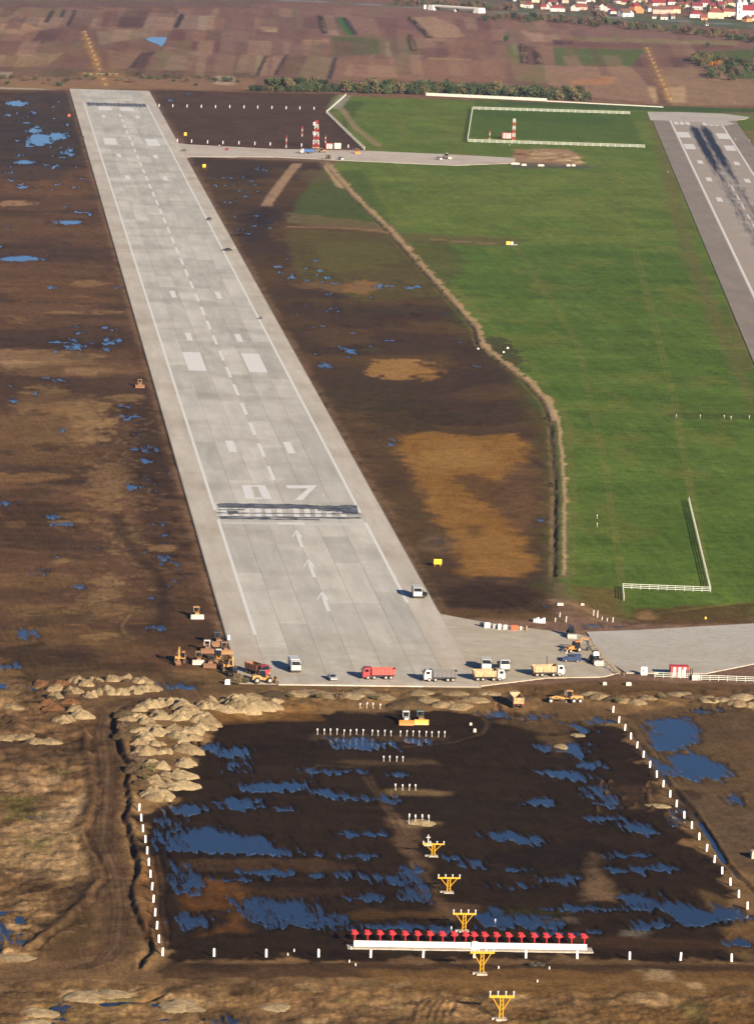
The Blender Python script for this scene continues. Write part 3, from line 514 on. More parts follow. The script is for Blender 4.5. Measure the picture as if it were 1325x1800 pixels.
FP = [ell(120, 391, 34, 5), ell(38, 455, 45, 6), ell(10, 400, 10, 4), ell(70, 246, 30, 12), ell(100, 240, 24, 8), ell(30, 182, 26, 6), ell(60, 230, 24, 5), ell(45, 285, 24, 5), ell(125, 268, 12, 10), ell(90, 505, 9, 4), ell(135, 610, 14, 7), ell(190, 612, 10, 6), ell(26, 703, 8, 4), ell(110, 757, 5, 4),
      ell(230, 858, 13, 7), ell(115, 923, 20, 4), ell(95, 908, 9, 4), ell(280, 920, 14, 4), ell(292, 980, 14, 7), ell(310, 1020, 10, 8), ell(66, 1008, 14, 4), ell(140, 1030, 12, 4), ell(255, 790, 13, 6), ell(268, 838, 9, 6), ell(14, 1172, 18, 5), ell(43, 1115, 8, 8), ell(8, 885, 9, 4), ell(280, 1105, 5, 4), ell(180, 485, 3, 6), ell(205, 505, 8, 5),
      ell(727, 505, 22, 4), ell(700, 498, 8, 3), ell(610, 615, 26, 6, rot=.3), ell(570, 642, 9, 6), ell(688, 776, 8, 7), ell(505, 455, 7, 4), ell(785, 550, 8, 3), ell(845, 645, 9, 5), ell(450, 380, 7, 4), ell(442, 318, 12, 3), ell(410, 318, 8, 3), ell(420, 355, 6, 3), ell(893, 1070, 4, 4), ell(936, 1070, 4, 5), ell(985, 715, 1, 1), ell(842, 745, 6, 3),
      ell(300, 176, 10, 3), ell(330, 165, 8, 2), [(281, 1202), (310, 1200), (348, 1206), (345, 1214), (300, 1216), (282, 1211)], ell(640, 545, 8, 3), ell(575, 520, 6, 3), [(1035, 1097), (1110, 1099), (1110, 1105), (1035, 1103)], ell(120, 1772, 16, 4), [(-20, 1630), (8, 1622), (24, 1650), (18, 1672), (-20, 1676)], [(362, 1792), (400, 1782), (436, 1792), (430, 1812), (370, 1812)], [(52, 1437), (80, 1434), (70, 1440)]]
for p in FP: pool(p, 1.9, 1.0, False)
def specks(pts, dens, sx=1.6, sy=3.2, seed=5):
    P = poly(pts); idx, sd = inside_sd(P, 4)
    q = fbm(X[idx]/(sx*2.2), Y[idx]/(sy*2.2), 3, seed)+.35*n_track[idx]+.3*n_big[idx]
    mk = sst(dens+.05, dens+.22, q)*sst(2, -4, sd)
    Z[idx] = Z[idx]*(1-mk)+(WL_FIELD-.12)*mk; WET[idx] = np.maximum(WET[idx], sst(dens-.12, dens+.14, q)*sst(2, -4, sd))
    dk = sst(dens-.35, dens, q)*sst(2, -4, sd)*.35; C[idx] *= (1-dk)[:, None]
specks([(-20, 172), (118, 172), (165, 330), (-20, 345)], .34, 3, 8, 3); specks([(100, 330), (165, 330), (185, 430), (100, 430)], .5, 2.5, 6, 4); specks([(-20, 430), (100, 430), (100, 470), (-20, 470)], .5, 3, 6, 6)
specks([(90, 565), (235, 565), (245, 625), (60, 625)], .42, 2.5, 5, 7); specks([(190, 700), (275, 690), (320, 890), (250, 900)], .42, 2, 4, 8); specks([(240, 880), (330, 890), (345, 1050), (250, 1060)], .45, 2, 4, 9); specks([(0, 660), (130, 660), (130, 700), (0, 700)], .55, 2, 4, 10)
specks([(20, 960), (190, 960), (190, 1045), (20, 1045)], .52, 2.5, 4, 12); specks([(340, 300), (480, 290), (500, 420), (420, 430)], .5, 2.5, 6, 13); specks([(440, 440), (560, 440), (660, 640), (560, 660)], .47, 2.5, 5, 14); specks([(560, 480), (820, 500), (850, 600), (620, 620)], .55, 3, 5, 15)
specks([(870, 640), (960, 720), (968, 960), (930, 960), (930, 720)], .5, 2, 5, 16); specks([(730, 930), (790, 930), (800, 1000), (740, 1000)], .45, 2, 4, 17)

# --- keep the soil below the pavements
RW_L = 2204.0
OLDL0 = np.array(survey(1141, 200)); OLDL1 = np.array(survey(1325, 640))
od = (OLDL1-OLDL0)/np.linalg.norm(OLDL1-OLDL0); on = np.array([-od[1], od[0]])
if on[0] < 0: on = -on
TAXI = [survey(p[0], p[1]) for p in [(755, 1060), (775, 1080), (850, 1094), (955, 1108), (1000, 1112), (1035, 1120), (1090, 1182), (1060, 1190), (960, 1192), (845, 1206), (840, 1208)]]
APRON = [survey(p[0], p[1]) for p in [(1030, 1111), (1120, 1108), (1330, 1096), (1700, 1070), (1700, 1160), (1330, 1166), (1240, 1184), (1100, 1183), (1065, 1160)]]
FARLINK = [survey(p[0], p[1]) for p in [(300, 250), (330, 254), (480, 262), (640, 265), (800, 272), (905, 278), (905, 287), (800, 291), (640, 284), (480, 276), (330, 276), (318, 300)]]
PAVE = [[(-31, -1), (31, -1), (31, RW_L), (-31, RW_L)], TAXI, APRON, FARLINK]
LEN_OLD = 2000
OLD_Q = [OLDL0, OLDL0+on*62, OLDL0+on*62+od*LEN_OLD, OLDL0+od*LEN_OLD]; PAVE.append(OLD_Q)
OLDCAP = [survey(p[0], p[1]) for p in [(1137, 197), (1200, 197.5), (1270, 200), (1316, 206), (1310, 209.5), (1278, 213.5), (1290, 218), (1276, 221), (1245, 220), (1235, 214.5), (1142, 211)]]
PAVE.append(OLDCAP)
for P in PAVE:
    idx, sd = inside_sd(np.array(P, float), 4)
    k = sst(3, 0, sd); Z[idx] = Z[idx]*(1-k)+np.minimum(Z[idx], 0)*k
    Z[idx] = np.where(sd < .6, -.16, Z[idx])
# dusty soil beside the pavement
for s_ in (-1, 1):
    k = np.exp(-((np.abs(X-s_*31.5))/1.6)**2)*(Y > 0)*(Y < RW_L)*.55*sst(-.5, .5, n_edge+.2); C = C*(1-k[:, None])+np.array(alb((132, 102, 78)))*k[:, None]

C[:, 2] *= np.where(Y < 2250, np.where(C[:, 1] > C[:, 0], .97, np.where(Y < 0, .92, .86)), 1.0)
C = np.clip(C, .004, .8)
def ground_z(x, y):
    """height of the soil sheet at a point (bilinear)"""
    r = np.interp(y, rowsY, np.arange(len(rowsY))); i = int(min(max(r, 0), len(rowsY)-2)); fr = r-i
    zz = Z.reshape(SHP); out = []
    for k in (i, i+1):
        u = (x-xl(rowsY[k]))/(xr(rowsY[k])-xl(rowsY[k])); c = np.interp(u, uu, np.arange(len(uu))); j = int(min(max(c, 0), len(uu)-2)); fc = c-j
        out.append(zz[k, j]*(1-fc)+zz[k, j+1]*fc)
    return float(out[0]*(1-fr)+out[1]*fr)
PTOP = .12
def on_pave(x, y):
    if -30 < x < 30 and 0 < y < RW_L: return True
    for P in PAVE[1:]:
        ins = False
        for i in range(len(P)):
            ax, ay = P[i]; bx, by = P[(i+1) % len(P)]
            if (ay > y) != (by > y) and x < (bx-ax)*(y-ay)/(by-ay)+ax: ins = not ins
        if ins: return True
    return False
def at(px, py, sink=.03):
    """standing point on soil or pavement for a photo pixel"""
    z = 0.0
    for _ in range(4):
        x, y = survey(px, py, z); z = PTOP if on_pave(x, y) else ground_z(x, y)-sink
    return (x, y, z)

me = bpy.data.meshes.new('ground')
me.vertices.add(NV); me.vertices.foreach_set('co', np.stack([X, Y, Z], 1).astype(np.float32).ravel())
r_, c_ = SHP; ii = (np.arange(r_-1)[:, None]*c_+np.arange(c_-1)[None, :]).ravel()
q = np.stack([ii, ii+1, ii+c_+1, ii+c_], 1).astype(np.int32)
me.loops.add(q.size); me.loops.foreach_set('vertex_index', q.ravel()); me.polygons.add(len(q))
me.polygons.foreach_set('loop_start', np.arange(0, q.size, 4, dtype=np.int32)); me.polygons.foreach_set('loop_total', np.full(len(q), 4, np.int32))
me.update(calc_edges=True)
ca = me.attributes.new('soil', 'FLOAT_COLOR', 'POINT'); ca.data.foreach_set('color', np.concatenate([C, np.ones((NV, 1))], 1).astype(np.float32).ravel())
wa = me.attributes.new('wet', 'FLOAT', 'POINT'); wa.data.foreach_set('value', np.clip(WET, 0, 1).astype(np.float32))
me.polygons.foreach_set('use_smooth', np.ones(len(q), bool))
def ground_material():
    m, nt, b = mat_base('soil_and_grass'); N = nt.nodes.new; L = nt.links.new
    at_ = N('ShaderNodeAttribute'); at_.attribute_name = 'soil'; wt = N('ShaderNodeAttribute'); wt.attribute_name = 'wet'
    g = N('ShaderNodeNewGeometry')
    n1 = N('ShaderNodeTexNoise'); n1.inputs['Scale'].default_value = .9; n1.inputs['Detail'].default_value = 6; n1.inputs['Roughness'].default_value = .7; L(g.outputs['Position'], n1.inputs['Vector'])
    n2 = N('ShaderNodeTexNoise'); n2.inputs['Scale'].default_value = .22; n2.inputs['Detail'].default_value = 5; L(g.outputs['Position'], n2.inputs['Vector'])
    n3 = N('ShaderNodeTexNoise'); n3.inputs['Scale'].default_value = 2.6; n3.inputs['Detail'].default_value = 5; n3.inputs['Roughness'].default_value = .75; L(g.outputs['Position'], n3.inputs['Vector'])
    def madd(x, k, c):
        q = N('ShaderNodeMath'); q.operation = 'MULTIPLY_ADD'; L(x, q.inputs[0]); q.inputs[1].default_value = k
        if isinstance(c, float): q.inputs[2].default_value = c
        else: L(c, q.inputs[2])
        return q.outputs[0]
    mp = N('ShaderNodeMapping'); mp.inputs['Scale'].default_value = (1.5, .13, 1); mp.inputs['Rotation'].default_value = (0, 0, -.1); L(g.outputs['Position'], mp.inputs['Vector'])
    n4 = N('ShaderNodeTexNoise'); n4.inputs['Scale'].default_value = 1.0; n4.inputs['Detail'].default_value = 5; n4.inputs['Roughness'].default_value = .65; L(mp.outputs[0], n4.inputs['Vector'])
    t = madd(n1.outputs['Fac'], 1.5, -1.3); t = madd(n4.outputs['Fac'], .7, t); t = madd(n3.outputs['Fac'], 1.5, t); t = madd(n2.outputs['Fac'], .9, t)
    s = N('ShaderNodeMath'); s.operation = 'MAXIMUM'; L(t, s.inputs[0]); s.inputs[1].default_value = .2
    v = N('ShaderNodeVectorMath'); v.operation = 'SCALE'; L(at_.outputs['Color'], v.inputs[0]); L(s.outputs[0], v.inputs['Scale'])
    L(v.outputs[0], b.inputs['Base Color'])
    b.inputs['Roughness'].default_value = .95; b.inputs['Specular IOR Level'].default_value = .03
    # thin film of water over soaked mud, broken by wheel streaks
    f = madd(n4.outputs['Fac'], 2.2, -1.35); f = madd(n1.outputs['Fac'], .5, f); fa = N('ShaderNodeMath'); L(f, fa.inputs[0]); L(wt.outputs['Fac'], fa.inputs[1])
    fr = N('ShaderNodeMapRange'); fr.interpolation_type = 'SMOOTHSTEP'; L(fa.outputs[0], fr.inputs['Value']); fr.inputs['From Min'].default_value = .62; fr.inputs['From Max'].default_value = 1.12; fr.inputs['To Max'].default_value = .92
    film = N('ShaderNodeBsdfPrincipled'); film.inputs['Base Color'].default_value = (.014, .012, .010, 1); film.inputs['Roughness'].default_value = .16; film.inputs['IOR'].default_value = 1.333
    ms = N('ShaderNodeMixShader'); L(fr.outputs[0], ms.inputs[0]); L(b.outputs[0], ms.inputs[1]); L(film.outputs[0], ms.inputs[2]); L(ms.outputs[0], nt.nodes['Material Output'].inputs['Surface'])
    bp = N('ShaderNodeBump'); bp.inputs['Strength'].default_value = .8; bp.inputs['Distance'].default_value = .35; L(n1.outputs['Fac'], bp.inputs['Height']); L(bp.outputs[0], b.inputs['Normal'])
    return m
me.materials.append(ground_material())
ground = bpy.data.objects.new('ground', me); COL.objects.link(ground); tag(ground, 'muddy airfield soil, green grass and ploughed fields', kind='structure')

def water_material():
    m, nt, b = mat_base('puddle_water'); N = nt.nodes.new; L = nt.links.new
    b.inputs['Base Color'].default_value = (.007, .007, .007, 1); b.inputs['Roughness'].default_value = .14; b.inputs['IOR'].default_value = 1.333
    g = N('ShaderNodeNewGeometry'); n = N('ShaderNodeTexNoise'); n.inputs['Scale'].default_value = 1.3; n.inputs['Detail'].default_value = 3; L(g.outputs['Position'], n.inputs['Vector'])
    bp = N('ShaderNodeBump'); bp.inputs['Strength'].default_value = .35; bp.inputs['Distance'].default_value = .10; L(n.outputs['Fac'], bp.inputs['Height']); L(bp.outputs[0], b.inputs['Normal'])
    return m
M_water = water_material()
wf = MB(); wf.sheet(poly([(-300, 150), (130, 150), (420, 1180), (430, 1225), (270, 1225), (-300, 1190)]), WL_FIELD)
tag(wf.build('puddle_water', M_water), 'rain water standing in puddles left of the runway', kind='structure')
wf = MB(); wf.sheet(poly([(270, 160), (500, 250), (560, 290), (660, 410), (800, 560), (835, 640), (950, 715), (958, 1000), (960, 1085), (770, 1085), (350, 280)]), WL_FIELD)
tag(wf.build('puddle_water', M_water), 'rain water standing in puddles right of the runway', kind='structure')
wf = MB(); wf.sheet(poly([(1030, 1094), (1115, 1096), (1115, 1107), (1030, 1106)]), WL_FIELD)
tag(wf.build('ditch_water', M_water), 'strip of ditch water between the grass and the taxiway', kind='structure')
wf2 = MB(); wf2.sheet(poly([(230, 1440), (360, 1255), (560, 1236), (1080, 1240), (1480, 1225), (1480, 1706), (282, 1700)]), WL_BASIN)
tag(wf2.build('basin_water', M_water), 'blue rain water standing in the dark muddy basin', kind='structure')
wf3 = MB(); wf3.sheet(poly([(-60, 1600), (40, 1600), (60, 1690), (-60, 1690)]), WL_FIELD)
tag(wf3.build('ditch_water', M_water), 'rain water at the left edge below the bank', kind='structure')
wf4 = MB(); wf4.sheet(poly([(90, 1755), (150, 1755), (470, 1775), (470, 1830), (90, 1830)]), WL_FIELD)
tag(wf4.build('track_water', M_water), 'rain water lying in hollows at the bottom edge', kind='structure')
pnd = MB(); pnd.sheet(poly([(256, 69), (266, 65.5), (294, 66), (291, 74), (283, 83), (279, 79), (262, 73)]), .25)
tag(pnd.build('pond', M_water), 'small blue pond among the ploughed fields', kind='structure')

# ------------------------------------------------------------------ new runway: slabs, joints, markings
bed = MB(); bed.slab([(-30.3, -.3), (30.3, -.3), (30.3, RW_L), (-30.3, RW_L)], -.6, .085)
M_joint = concretem('joint_filler', (140, 134, 124), var=.0)
runway = tag(bed.build('runway', M_joint), 'new pale concrete runway with white markings', kind='structure')
M_seal = concretem('slab_seal', (176, 170, 160), var=.05)
for ln in range(8):
    x0 = -30+7.5*ln; y = 0.0; edges = [0.0]
    while edges[-1] < RW_L-40: edges.append(edges[-1]+random.uniform(44, 80))
    edges[-1] = RW_L
    mt = M_shoulder if ln in (0, 7) else M_conc
    for a, b_ in zip(edges[:-1], edges[1:]):
        w = 7.5-.07
        sl = MB(); sl.slab([(-w/2, -(b_-a)/2+.035), (w/2, -(b_-a)/2+.035), (w/2, (b_-a)/2-.035), (-w/2, (b_-a)/2-.035)], 0, .06)
        o = sl.build('concrete_slab', mt, runway, recalc=False); o.location = (x0+3.75, (a+b_)/2, PTOP-.06)
MZ = PTOP+.012
def mark(name, pts, mt=None, par=None, z=MZ, wp=False):
    mb = MB(); mb.sheet(pts if wp else [survey(p[0], p[1], PTOP) for p in pts], z)
    # sheets face up
    o = mb.build(name, mt or M_white, par or runway, recalc=False)
    if o.data.polygons[0].normal.z < 0: o.data.flip_normals()
    return o
def rect(x0, x1, y0, y1): return [(x0, y0), (x1, y0), (x1, y1), (x0, y1)]
yl = survey(450, 1117)[1]; yr = survey(711, 1060)[1]; yf = survey(148, 181)[1]; thr0 = survey(392, 914)[1]
mark('edge_line', rect(-22.9, -21.95, yl, thr0), wp=True); mark('edge_line', rect(-22.9, -21.95, thr0+18, yf), wp=True)
mark('edge_line', rect(22.25, 23.2, yr, thr0), wp=True); mark('edge_line', rect(22.25, 23.2, thr0+18, yf), wp=True)
yc = survey(475, 832)[1]
while yc < survey(205, 195)[1]:
    mark('centre_line_dash', rect(-.6, .6, yc-15, yc+15), wp=True); yc += 50
def pair(py, w, L_, xin, mt=None, nm='touchdown_marking'):
    y0 = survey(400, py)[1]
    for s_ in (-1, 1):
        a, b_ = sorted((s_*xin, s_*(xin+w))); mark(nm, rect(a, b_, y0-L_/2, y0+L_/2), mt, wp=True)
pair(785, 2.6, 26, 8.6); pair(637, 7.0, 56, 8.2, nm='aiming_point_marking'); pair(594, 2.4, 26, 9.0); pair(520, 2.2, 26, 9.0); 
pair(317, 2.6, 26, 9.6); pair(279, 2.6, 26, 10.0); pair(254.5, 8.0, 56, 9.5, nm='aiming_point_marking'); pair(211, 2.4, 24, 10.5)
for x0, x1 in ((-13.5, -4.0), (2.0, 11.5)):
    mark('runway_numeral', rect(x0, x1, survey(200, 194.5)[1], survey(200, 188.5)[1]), wp=True)
for k in range(14):
    x0 = -20.5+k*3.05; mark('black_cover_strip', rect(x0, x0+2.8, survey(200, 187)[1]+random.uniform(-4, 4), survey(200, 181.5)[1]+random.uniform(-3, 3)), M_black, wp=True, z=MZ+.004)
# numerals 0 and 7
for p in ([(425, 853), (440, 853), (448, 877), (432, 877)], [(452, 853), (466, 853), (478, 877), (463, 877)], [(440, 853), (452, 853), (453, 855.5), (441, 855.5)], [(448, 874.5), (463, 874.5), (463.5, 877), (448.5, 877)],
          [(503, 853), (557, 853), (552, 858.5), (505, 858.5)], [(541, 858.5), (552, 858.5), (532, 879), (518, 879)]): mark('runway_numeral', p)
# threshold stripes half covered in black paint
for x in (393, 413, 433, 453, 471, 491, 520, 539, 558, 577, 602):
    mark('threshold_stripe', [(x-5, 891), (x+5, 891), (x+7, 908.5), (x-3, 908.5)], M_white)
def ragged(y0, y1, x0, x1, n, jt, tilt=0):
    top = [(x0+(x1-x0)*i/n, y0+tilt*i/n+random.uniform(-jt, jt)) for i in range(n+1)]; bot = [(x0+(x1-x0)*i/n+3, y1+tilt*i/n+random.uniform(-jt, jt)) for i in range(n+1)]
    return top+bot[::-1]
STZ = [0]
def strip(y0, y1, x0, x1, n, jt, tilt=0, mt=None, z=MZ+.006):
    STZ[0] += 1; z += .004*STZ[0]
    P = ragged(y0, y1, x0, x1, n, jt, tilt); mb = MB(); m_ = len(P)
    vs = [(*survey(p[0], p[1], PTOP), z) for p in P]; mb.add(vs, [(i, i+1, m_-2-i, m_-1-i) for i in range(n)])
    o = mb.build('black_cover_strip', mt or M_black, runway, recalc=False)
    if o.data.polygons[0].normal.z < 0: o.data.flip_normals()
strip(885.5, 892.5, 381, 560, 22, .7, 2.5); strip(884.5, 886.5, 384, 540, 18, .7, 2); strip(889, 898, 556, 600, 8, 1.0, 1); strip(888, 903, 598, 627, 6, .8, 0); strip(889, 895, 570, 600, 5, .6, 0)
strip(907.5, 910, 383, 632, 26, .7, 2); strip(910.5, 912.5, 386, 560, 20, .6, 2); strip(898, 904, 399, 418, 4, .8, 0); strip(901, 902.5, 380, 632, 26, .4, 2, z=MZ+.005); strip(895.5, 897, 383, 430, 6, .4, 0)
mark('threshold_bar', [(388, 916.5), (635, 920), (637, 924.5), (391, 921)], M_pale); mark('threshold_bar', [(487, 918), (535, 919), (536, 922.5), (488, 921.5)], M_white, z=MZ+.004)
for x, y, s in ((521, 932, .93), (542, 983, 1.0), (566, 1040, 1.08)):
    for q in ([(-1, 0), (1, 0), (12, 12), (9, 15), (0, 5), (-1.5, 5), (-9, 15), (-9, 12)],): mark('arrow_marking', [(x+a*s*.9, y+b*s) for a, b in q])
    mark('arrow_marking', [(x-1.5*s, y+7*s), (x+4.5*s, y+7*s), (x+14*s, y+32*s), (x+8*s, y+32*s)], z=MZ+.004)
# pale concrete kerb at the near end
kb = MB(); kb.slab([survey(p[0], p[1]) for p in [(489, 1199.5), (600, 1200.5), (720, 1202), (842, 1204), (842, 1208), (720, 1206.5), (600, 1205), (489, 1204)]], -.55, PTOP+.05)
kb.build('end_kerb', concretem('kerb_concrete', (206, 198, 186), var=0, streak=False, scale=.3), runway)

# ------------------------------------------------------------------ link taxiway, apron, far road, old runway
def pave(name, P, mt, label, z=PTOP, par=None):
    mb = MB(); mb.slab(P, -.5, z); o = mb.build(name, mt, par)
    return o if par else tag(o, label, kind='structure')
pave('taxiway', TAXI, M_link, 'sandy concrete link taxiway at the near runway end', PTOP-.012)
apron = pave('apron', APRON, M_apron, 'pale grey concrete taxiway running off to the right', PTOP-.02)
pave('link_road', FARLINK, concretem('far_link', (196, 184, 170), var=0, streak=False, stain=(172, 150, 130), stain_o=.6), 'dusty concrete link road crossing to the old runway', PTOP-.012)
oldr = pave('old_runway', OLD_Q, M_oldshoulder, 'old grey runway with dark tyre marks', PTOP)
def oldp(a, b_): p = OLDL0+on*a+od*b_; return (p[0], p[1])
def orect(a0, a1, b0, b1): return [oldp(a0, b0), oldp(a1, b0), oldp(a1, b1), oldp(a0, b1)]
# rubber-marked concrete centre strip: separate material with tyre marks as wear
def rubberm():
    m, nt, b = mat_base('old_runway_centre'); N = nt.nodes.new; L = nt.links.new
    g = N('ShaderNodeNewGeometry'); sb = N('ShaderNodeVectorMath'); sb.operation = 'SUBTRACT'; L(g.outputs['Position'], sb.inputs[0]); sb.inputs[1].default_value = (OLDL0[0], OLDL0[1], 0)
    def dot(v):
        d = N('ShaderNodeVectorMath'); d.operation = 'DOT_PRODUCT'; L(sb.outputs[0], d.inputs[0]); d.inputs[1].default_value = (v[0], v[1], 0); return d.outputs['Value']
    a = dot(on); s = dot(od)
    def math_(op, x, y=None, z=None):
        q = N('ShaderNodeMath'); q.operation = op
        for i, k in enumerate((x, y, z)):
            if k is None: continue
            if isinstance(k, (int, float)): q.inputs[i].default_value = k
            else: L(k, q.inputs[i])
        return q.outputs[0]
    def lobe(c, w): return math_('POWER', 2.718, math_('MULTIPLY', math_('POWER', math_('DIVIDE', math_('SUBTRACT', a, c), w), 2.0), -1.0))
    tracks = math_('MULTIPLY', math_('ADD', lobe(27.6, 3.3), lobe(35.3, 3.3)), 1.5)
    def ramp(x, a0, a1):
        r = N('ShaderNodeMapRange'); r.interpolation_type = 'SMOOTHSTEP'; L(x, r.inputs['Value']); r.inputs['From Min'].default_value = a0; r.inputs['From Max'].default_value = a1; return r.outputs[0]
    env = math_('MULTIPLY', ramp(s, 70, 170), math_('ADD', math_('MULTIPLY', ramp(s, 620, 330), .62), .38))
    cmb = N('ShaderNodeCombineXYZ'); L(a, cmb.inputs[0]); L(math_('MULTIPLY', s, .06), cmb.inputs[1])
    n = N('ShaderNodeTexNoise'); n.inputs['Scale'].default_value = .4; n.inputs['Detail'].default_value = 7; n.inputs['Roughness'].default_value = .7; L(cmb.outputs[0], n.inputs['Vector'])
    raw = math_('ADD', math_('MULTIPLY', math_('MULTIPLY', tracks, env), 1.15), math_('MULTIPLY_ADD', n.outputs['Fac'], 3.0, -1.75))
    mk = math_('MULTIPLY', raw, ramp(tracks, .12, .6))
    mkc = N('ShaderNodeClamp'); L(mk, mkc.inputs[0])
    n2 = N('ShaderNodeTexNoise'); n2.inputs['Scale'].default_value = .05; n2.inputs['Detail'].default_value = 6; L(g.outputs['Position'], n2.inputs['Vector'])
    pale = math_('MULTIPLY', lobe(31.5, 9), ramp(n2.outputs['Fac'], .45, .65))
    m1 = N('ShaderNodeMix'); m1.data_type = 'RGBA'; L(math_('MULTIPLY', pale, .55), m1.inputs['Factor']); m1.inputs['A'].default_value = (*alb((168, 154, 140)), 1); m1.inputs['B'].default_value = (*alb((196, 192, 190)), 1)
    m2 = N('ShaderNodeMix'); m2.data_type = 'RGBA'; L(math_('MULTIPLY', mkc.outputs[0], 1.0), m2.inputs['Factor']); L(m1.outputs['Result'], m2.inputs['A']); m2.inputs['B'].default_value = (*alb((40, 44, 58)), 1)
    L(m2.outputs['Result'], b.inputs['Base Color']); b.inputs['Roughness'].default_value = .85; b.inputs['Specular IOR Level'].default_value = .15
    return m
mark('centre_strip', orect(12, 50.5, 8, LEN_OLD), rubberm(), oldr, MZ, True)
capo = pave('runway_end', OLDCAP, concretem('old_end', (190, 180, 170), var=0, streak=False), 'pale turning pad at the end of the old runway', PTOP+.03)
mark('edge_line', orect(12.6, 13.9, 10, LEN_OLD), M_oldwhite, oldr, MZ+.006, True); mark('edge_line', orect(49, 50.2, 60, LEN_OLD), M_oldwhite, oldr, MZ+.006, True)
for k in range(8):
    if k in (3, 4): continue
    mark('threshold_stripe', orect(15.2+k*4.1, 18.2+k*4.1, 74, 104), M_oldwhite, oldr, MZ+.006, True)
for b0, b1, w, xin in ((178, 230, 8, 9.5), (290, 335, 7, 10), (428, 455, 3.4, 10), (560, 588, 3.4, 10), (700, 728, 3.2, 10)):
    mark('touchdown_marking', orect(31.5-xin-w, 31.5-xin, b0, b1), M_oldwhite, oldr, MZ+.006, True); mark('touchdown_marking', orect(31.5+xin, 31.5+xin+w, b0, b1), M_oldwhite, oldr, MZ+.006, True)
for k in range(5): mark('centre_line_dash', orect(31.1, 31.9, 620+k*60, 650+k*60), M_oldwhite, oldr, MZ+.006, True)

# ------------------------------------------------------------------ shared paints
P_yel = paintm('machine_yellow', (190, 138, 66), .6, .6); P_ora = paintm('machine_orange', (214, 130, 50), .5, .35); P_dkyel = paintm('worn_yellow', (150, 110, 66), .7, .7)
P_red = paintm('truck_red', (176, 38, 46), .45, .4); P_redbody = paintm('tipper_red', (188, 74, 66), .55, .5); P_wht = paintm('cab_white', (212, 209, 202), .5, .5); P_tan = paintm('tipper_sand', (196, 164, 122), .6, .7)
P_greybody = paintm('tipper_grey', (104, 102, 104), .5, .6); P_tyre = paintm('tyre_rubber', (40, 36, 34), .9, .6); P_glass = paintm('dark_glass', (28, 34, 42), .12, .05); P_chas = paintm('chassis_dark', (56, 50, 46), .7, .6)
P_steel = paintm('worn_steel', (196, 188, 178), .45, .4); P_rust = paintm('rusty_steel', (134, 92, 64), .8, .6); P_track = paintm('track_steel', (74, 60, 50), .8, .7); P_blue = paintm('car_blue', (44, 60, 92), .3, .15); P_silver = paintm('car_silver', (176, 178, 180), .35, .15)
P_dark = paintm('machine_dark', (44, 46, 52), .5, .4); P_tbar = paintm('mast_yellow', (226, 164, 30), .5, .15); P_post = paintm('post_white', (240, 238, 232), .5, .08); P_stake = paintm('stake_white', (214, 208, 198), .6, .35)
P_antred = paintm('antenna_red', (200, 34, 44), .5, .08); P_beam = paintm('beam_white', (240, 234, 220), .5, .08); P_pad = paintm('concrete_pad', (190, 178, 164), .9, .5); P_truckblue = paintm('truck_blue', (44, 96, 160), .5, .2)
P_rail = paintm('rail_white', (206, 208, 194), .6, .25); P_mred = paintm('mast_red', (196, 60, 50), .6, .1); P_mwht = paintm('mast_white', (232, 226, 222), .6, .1); P_signy = paintm('sign_yellow', (246, 196, 30), .5, .05); P_light = paintm('lamp_red', (200, 30, 24), .4, .1)
P_cream = paintm('shelter_cream', (226, 212, 188), .6, .15); P_plank = paintm('old_plank', (150, 124, 98), .9, .5); P_orange2 = paintm('barrier_orange', (224, 92, 48), .6, .1); P_block = paintm('pale_block', (212, 200, 186), .85, .4)

# ------------------------------------------------------------------ vehicles (x = forward, standing on z = 0)
WH = {}
def wheel(parent, x, y, r, w=.32, nm='wheel'):
    key = (r, w)
    if key not in WH:
        t = MB(); t.tube((0, -w/2, 0), (0, w/2, 0), r, n=14); h = MB(); h.tube((0, -w/2-.02, 0), (0, w/2+.02, 0), r*.5, n=10)
        WH[key] = (t.mesh('wheel', P_tyre), h.mesh('rim', P_steel))
    o = link_copy(nm, WH[key][0], parent, (x, y, r)); link_copy('rim', WH[key][1], o); return o
def cab(t, x0, x1, w, z0, z1, mt, slope=.35):
    """truck cab: x1 is the front face"""
    p = MB(); p.prism([(x0, z0), (x1, z0), (x1+.02, z0+.55*(z1-z0)), (x1-slope, z1-.08), (x1-slope-.15, z1), (x0, z1)], -w/2, w/2, .06); c = p.build('cab', mt, t)
    g = MB(); hz = z0+.58*(z1-z0); g.prism([(x1+.01, hz), (x1+.05, hz), (x1-slope+.12, z1-.14), (x1-slope+.05, z1-.12)], -w/2+.14, w/2-.14, .05); g.build('windscreen', P_glass, c)
    for s_ in (-1, 1):
        q = MB(); q.box((x0+x1)/2-.05, s_*(w/2-.02), z0+.7*(z1-z0), (x1-x0)*.5, .06, (z1-z0)*.28); q.build('side_window', P_glass, c)
        q = MB(); q.box(x1+.15, s_*(w/2+.12), z0+.7*(z1-z0), .12, .18, .5); q.build('mirror', P_chas, c)
        q = MB(); q.box(x1+.03, s_*(w/2-.3), z0+.18*(z1-z0), .08, .36, .2); q.build('headlight', P_steel, c)
    b = MB(); b.box(x1+.03, 0, z0-.05, .2, w, .38); b.build('bumper', P_chas, c)
    return c
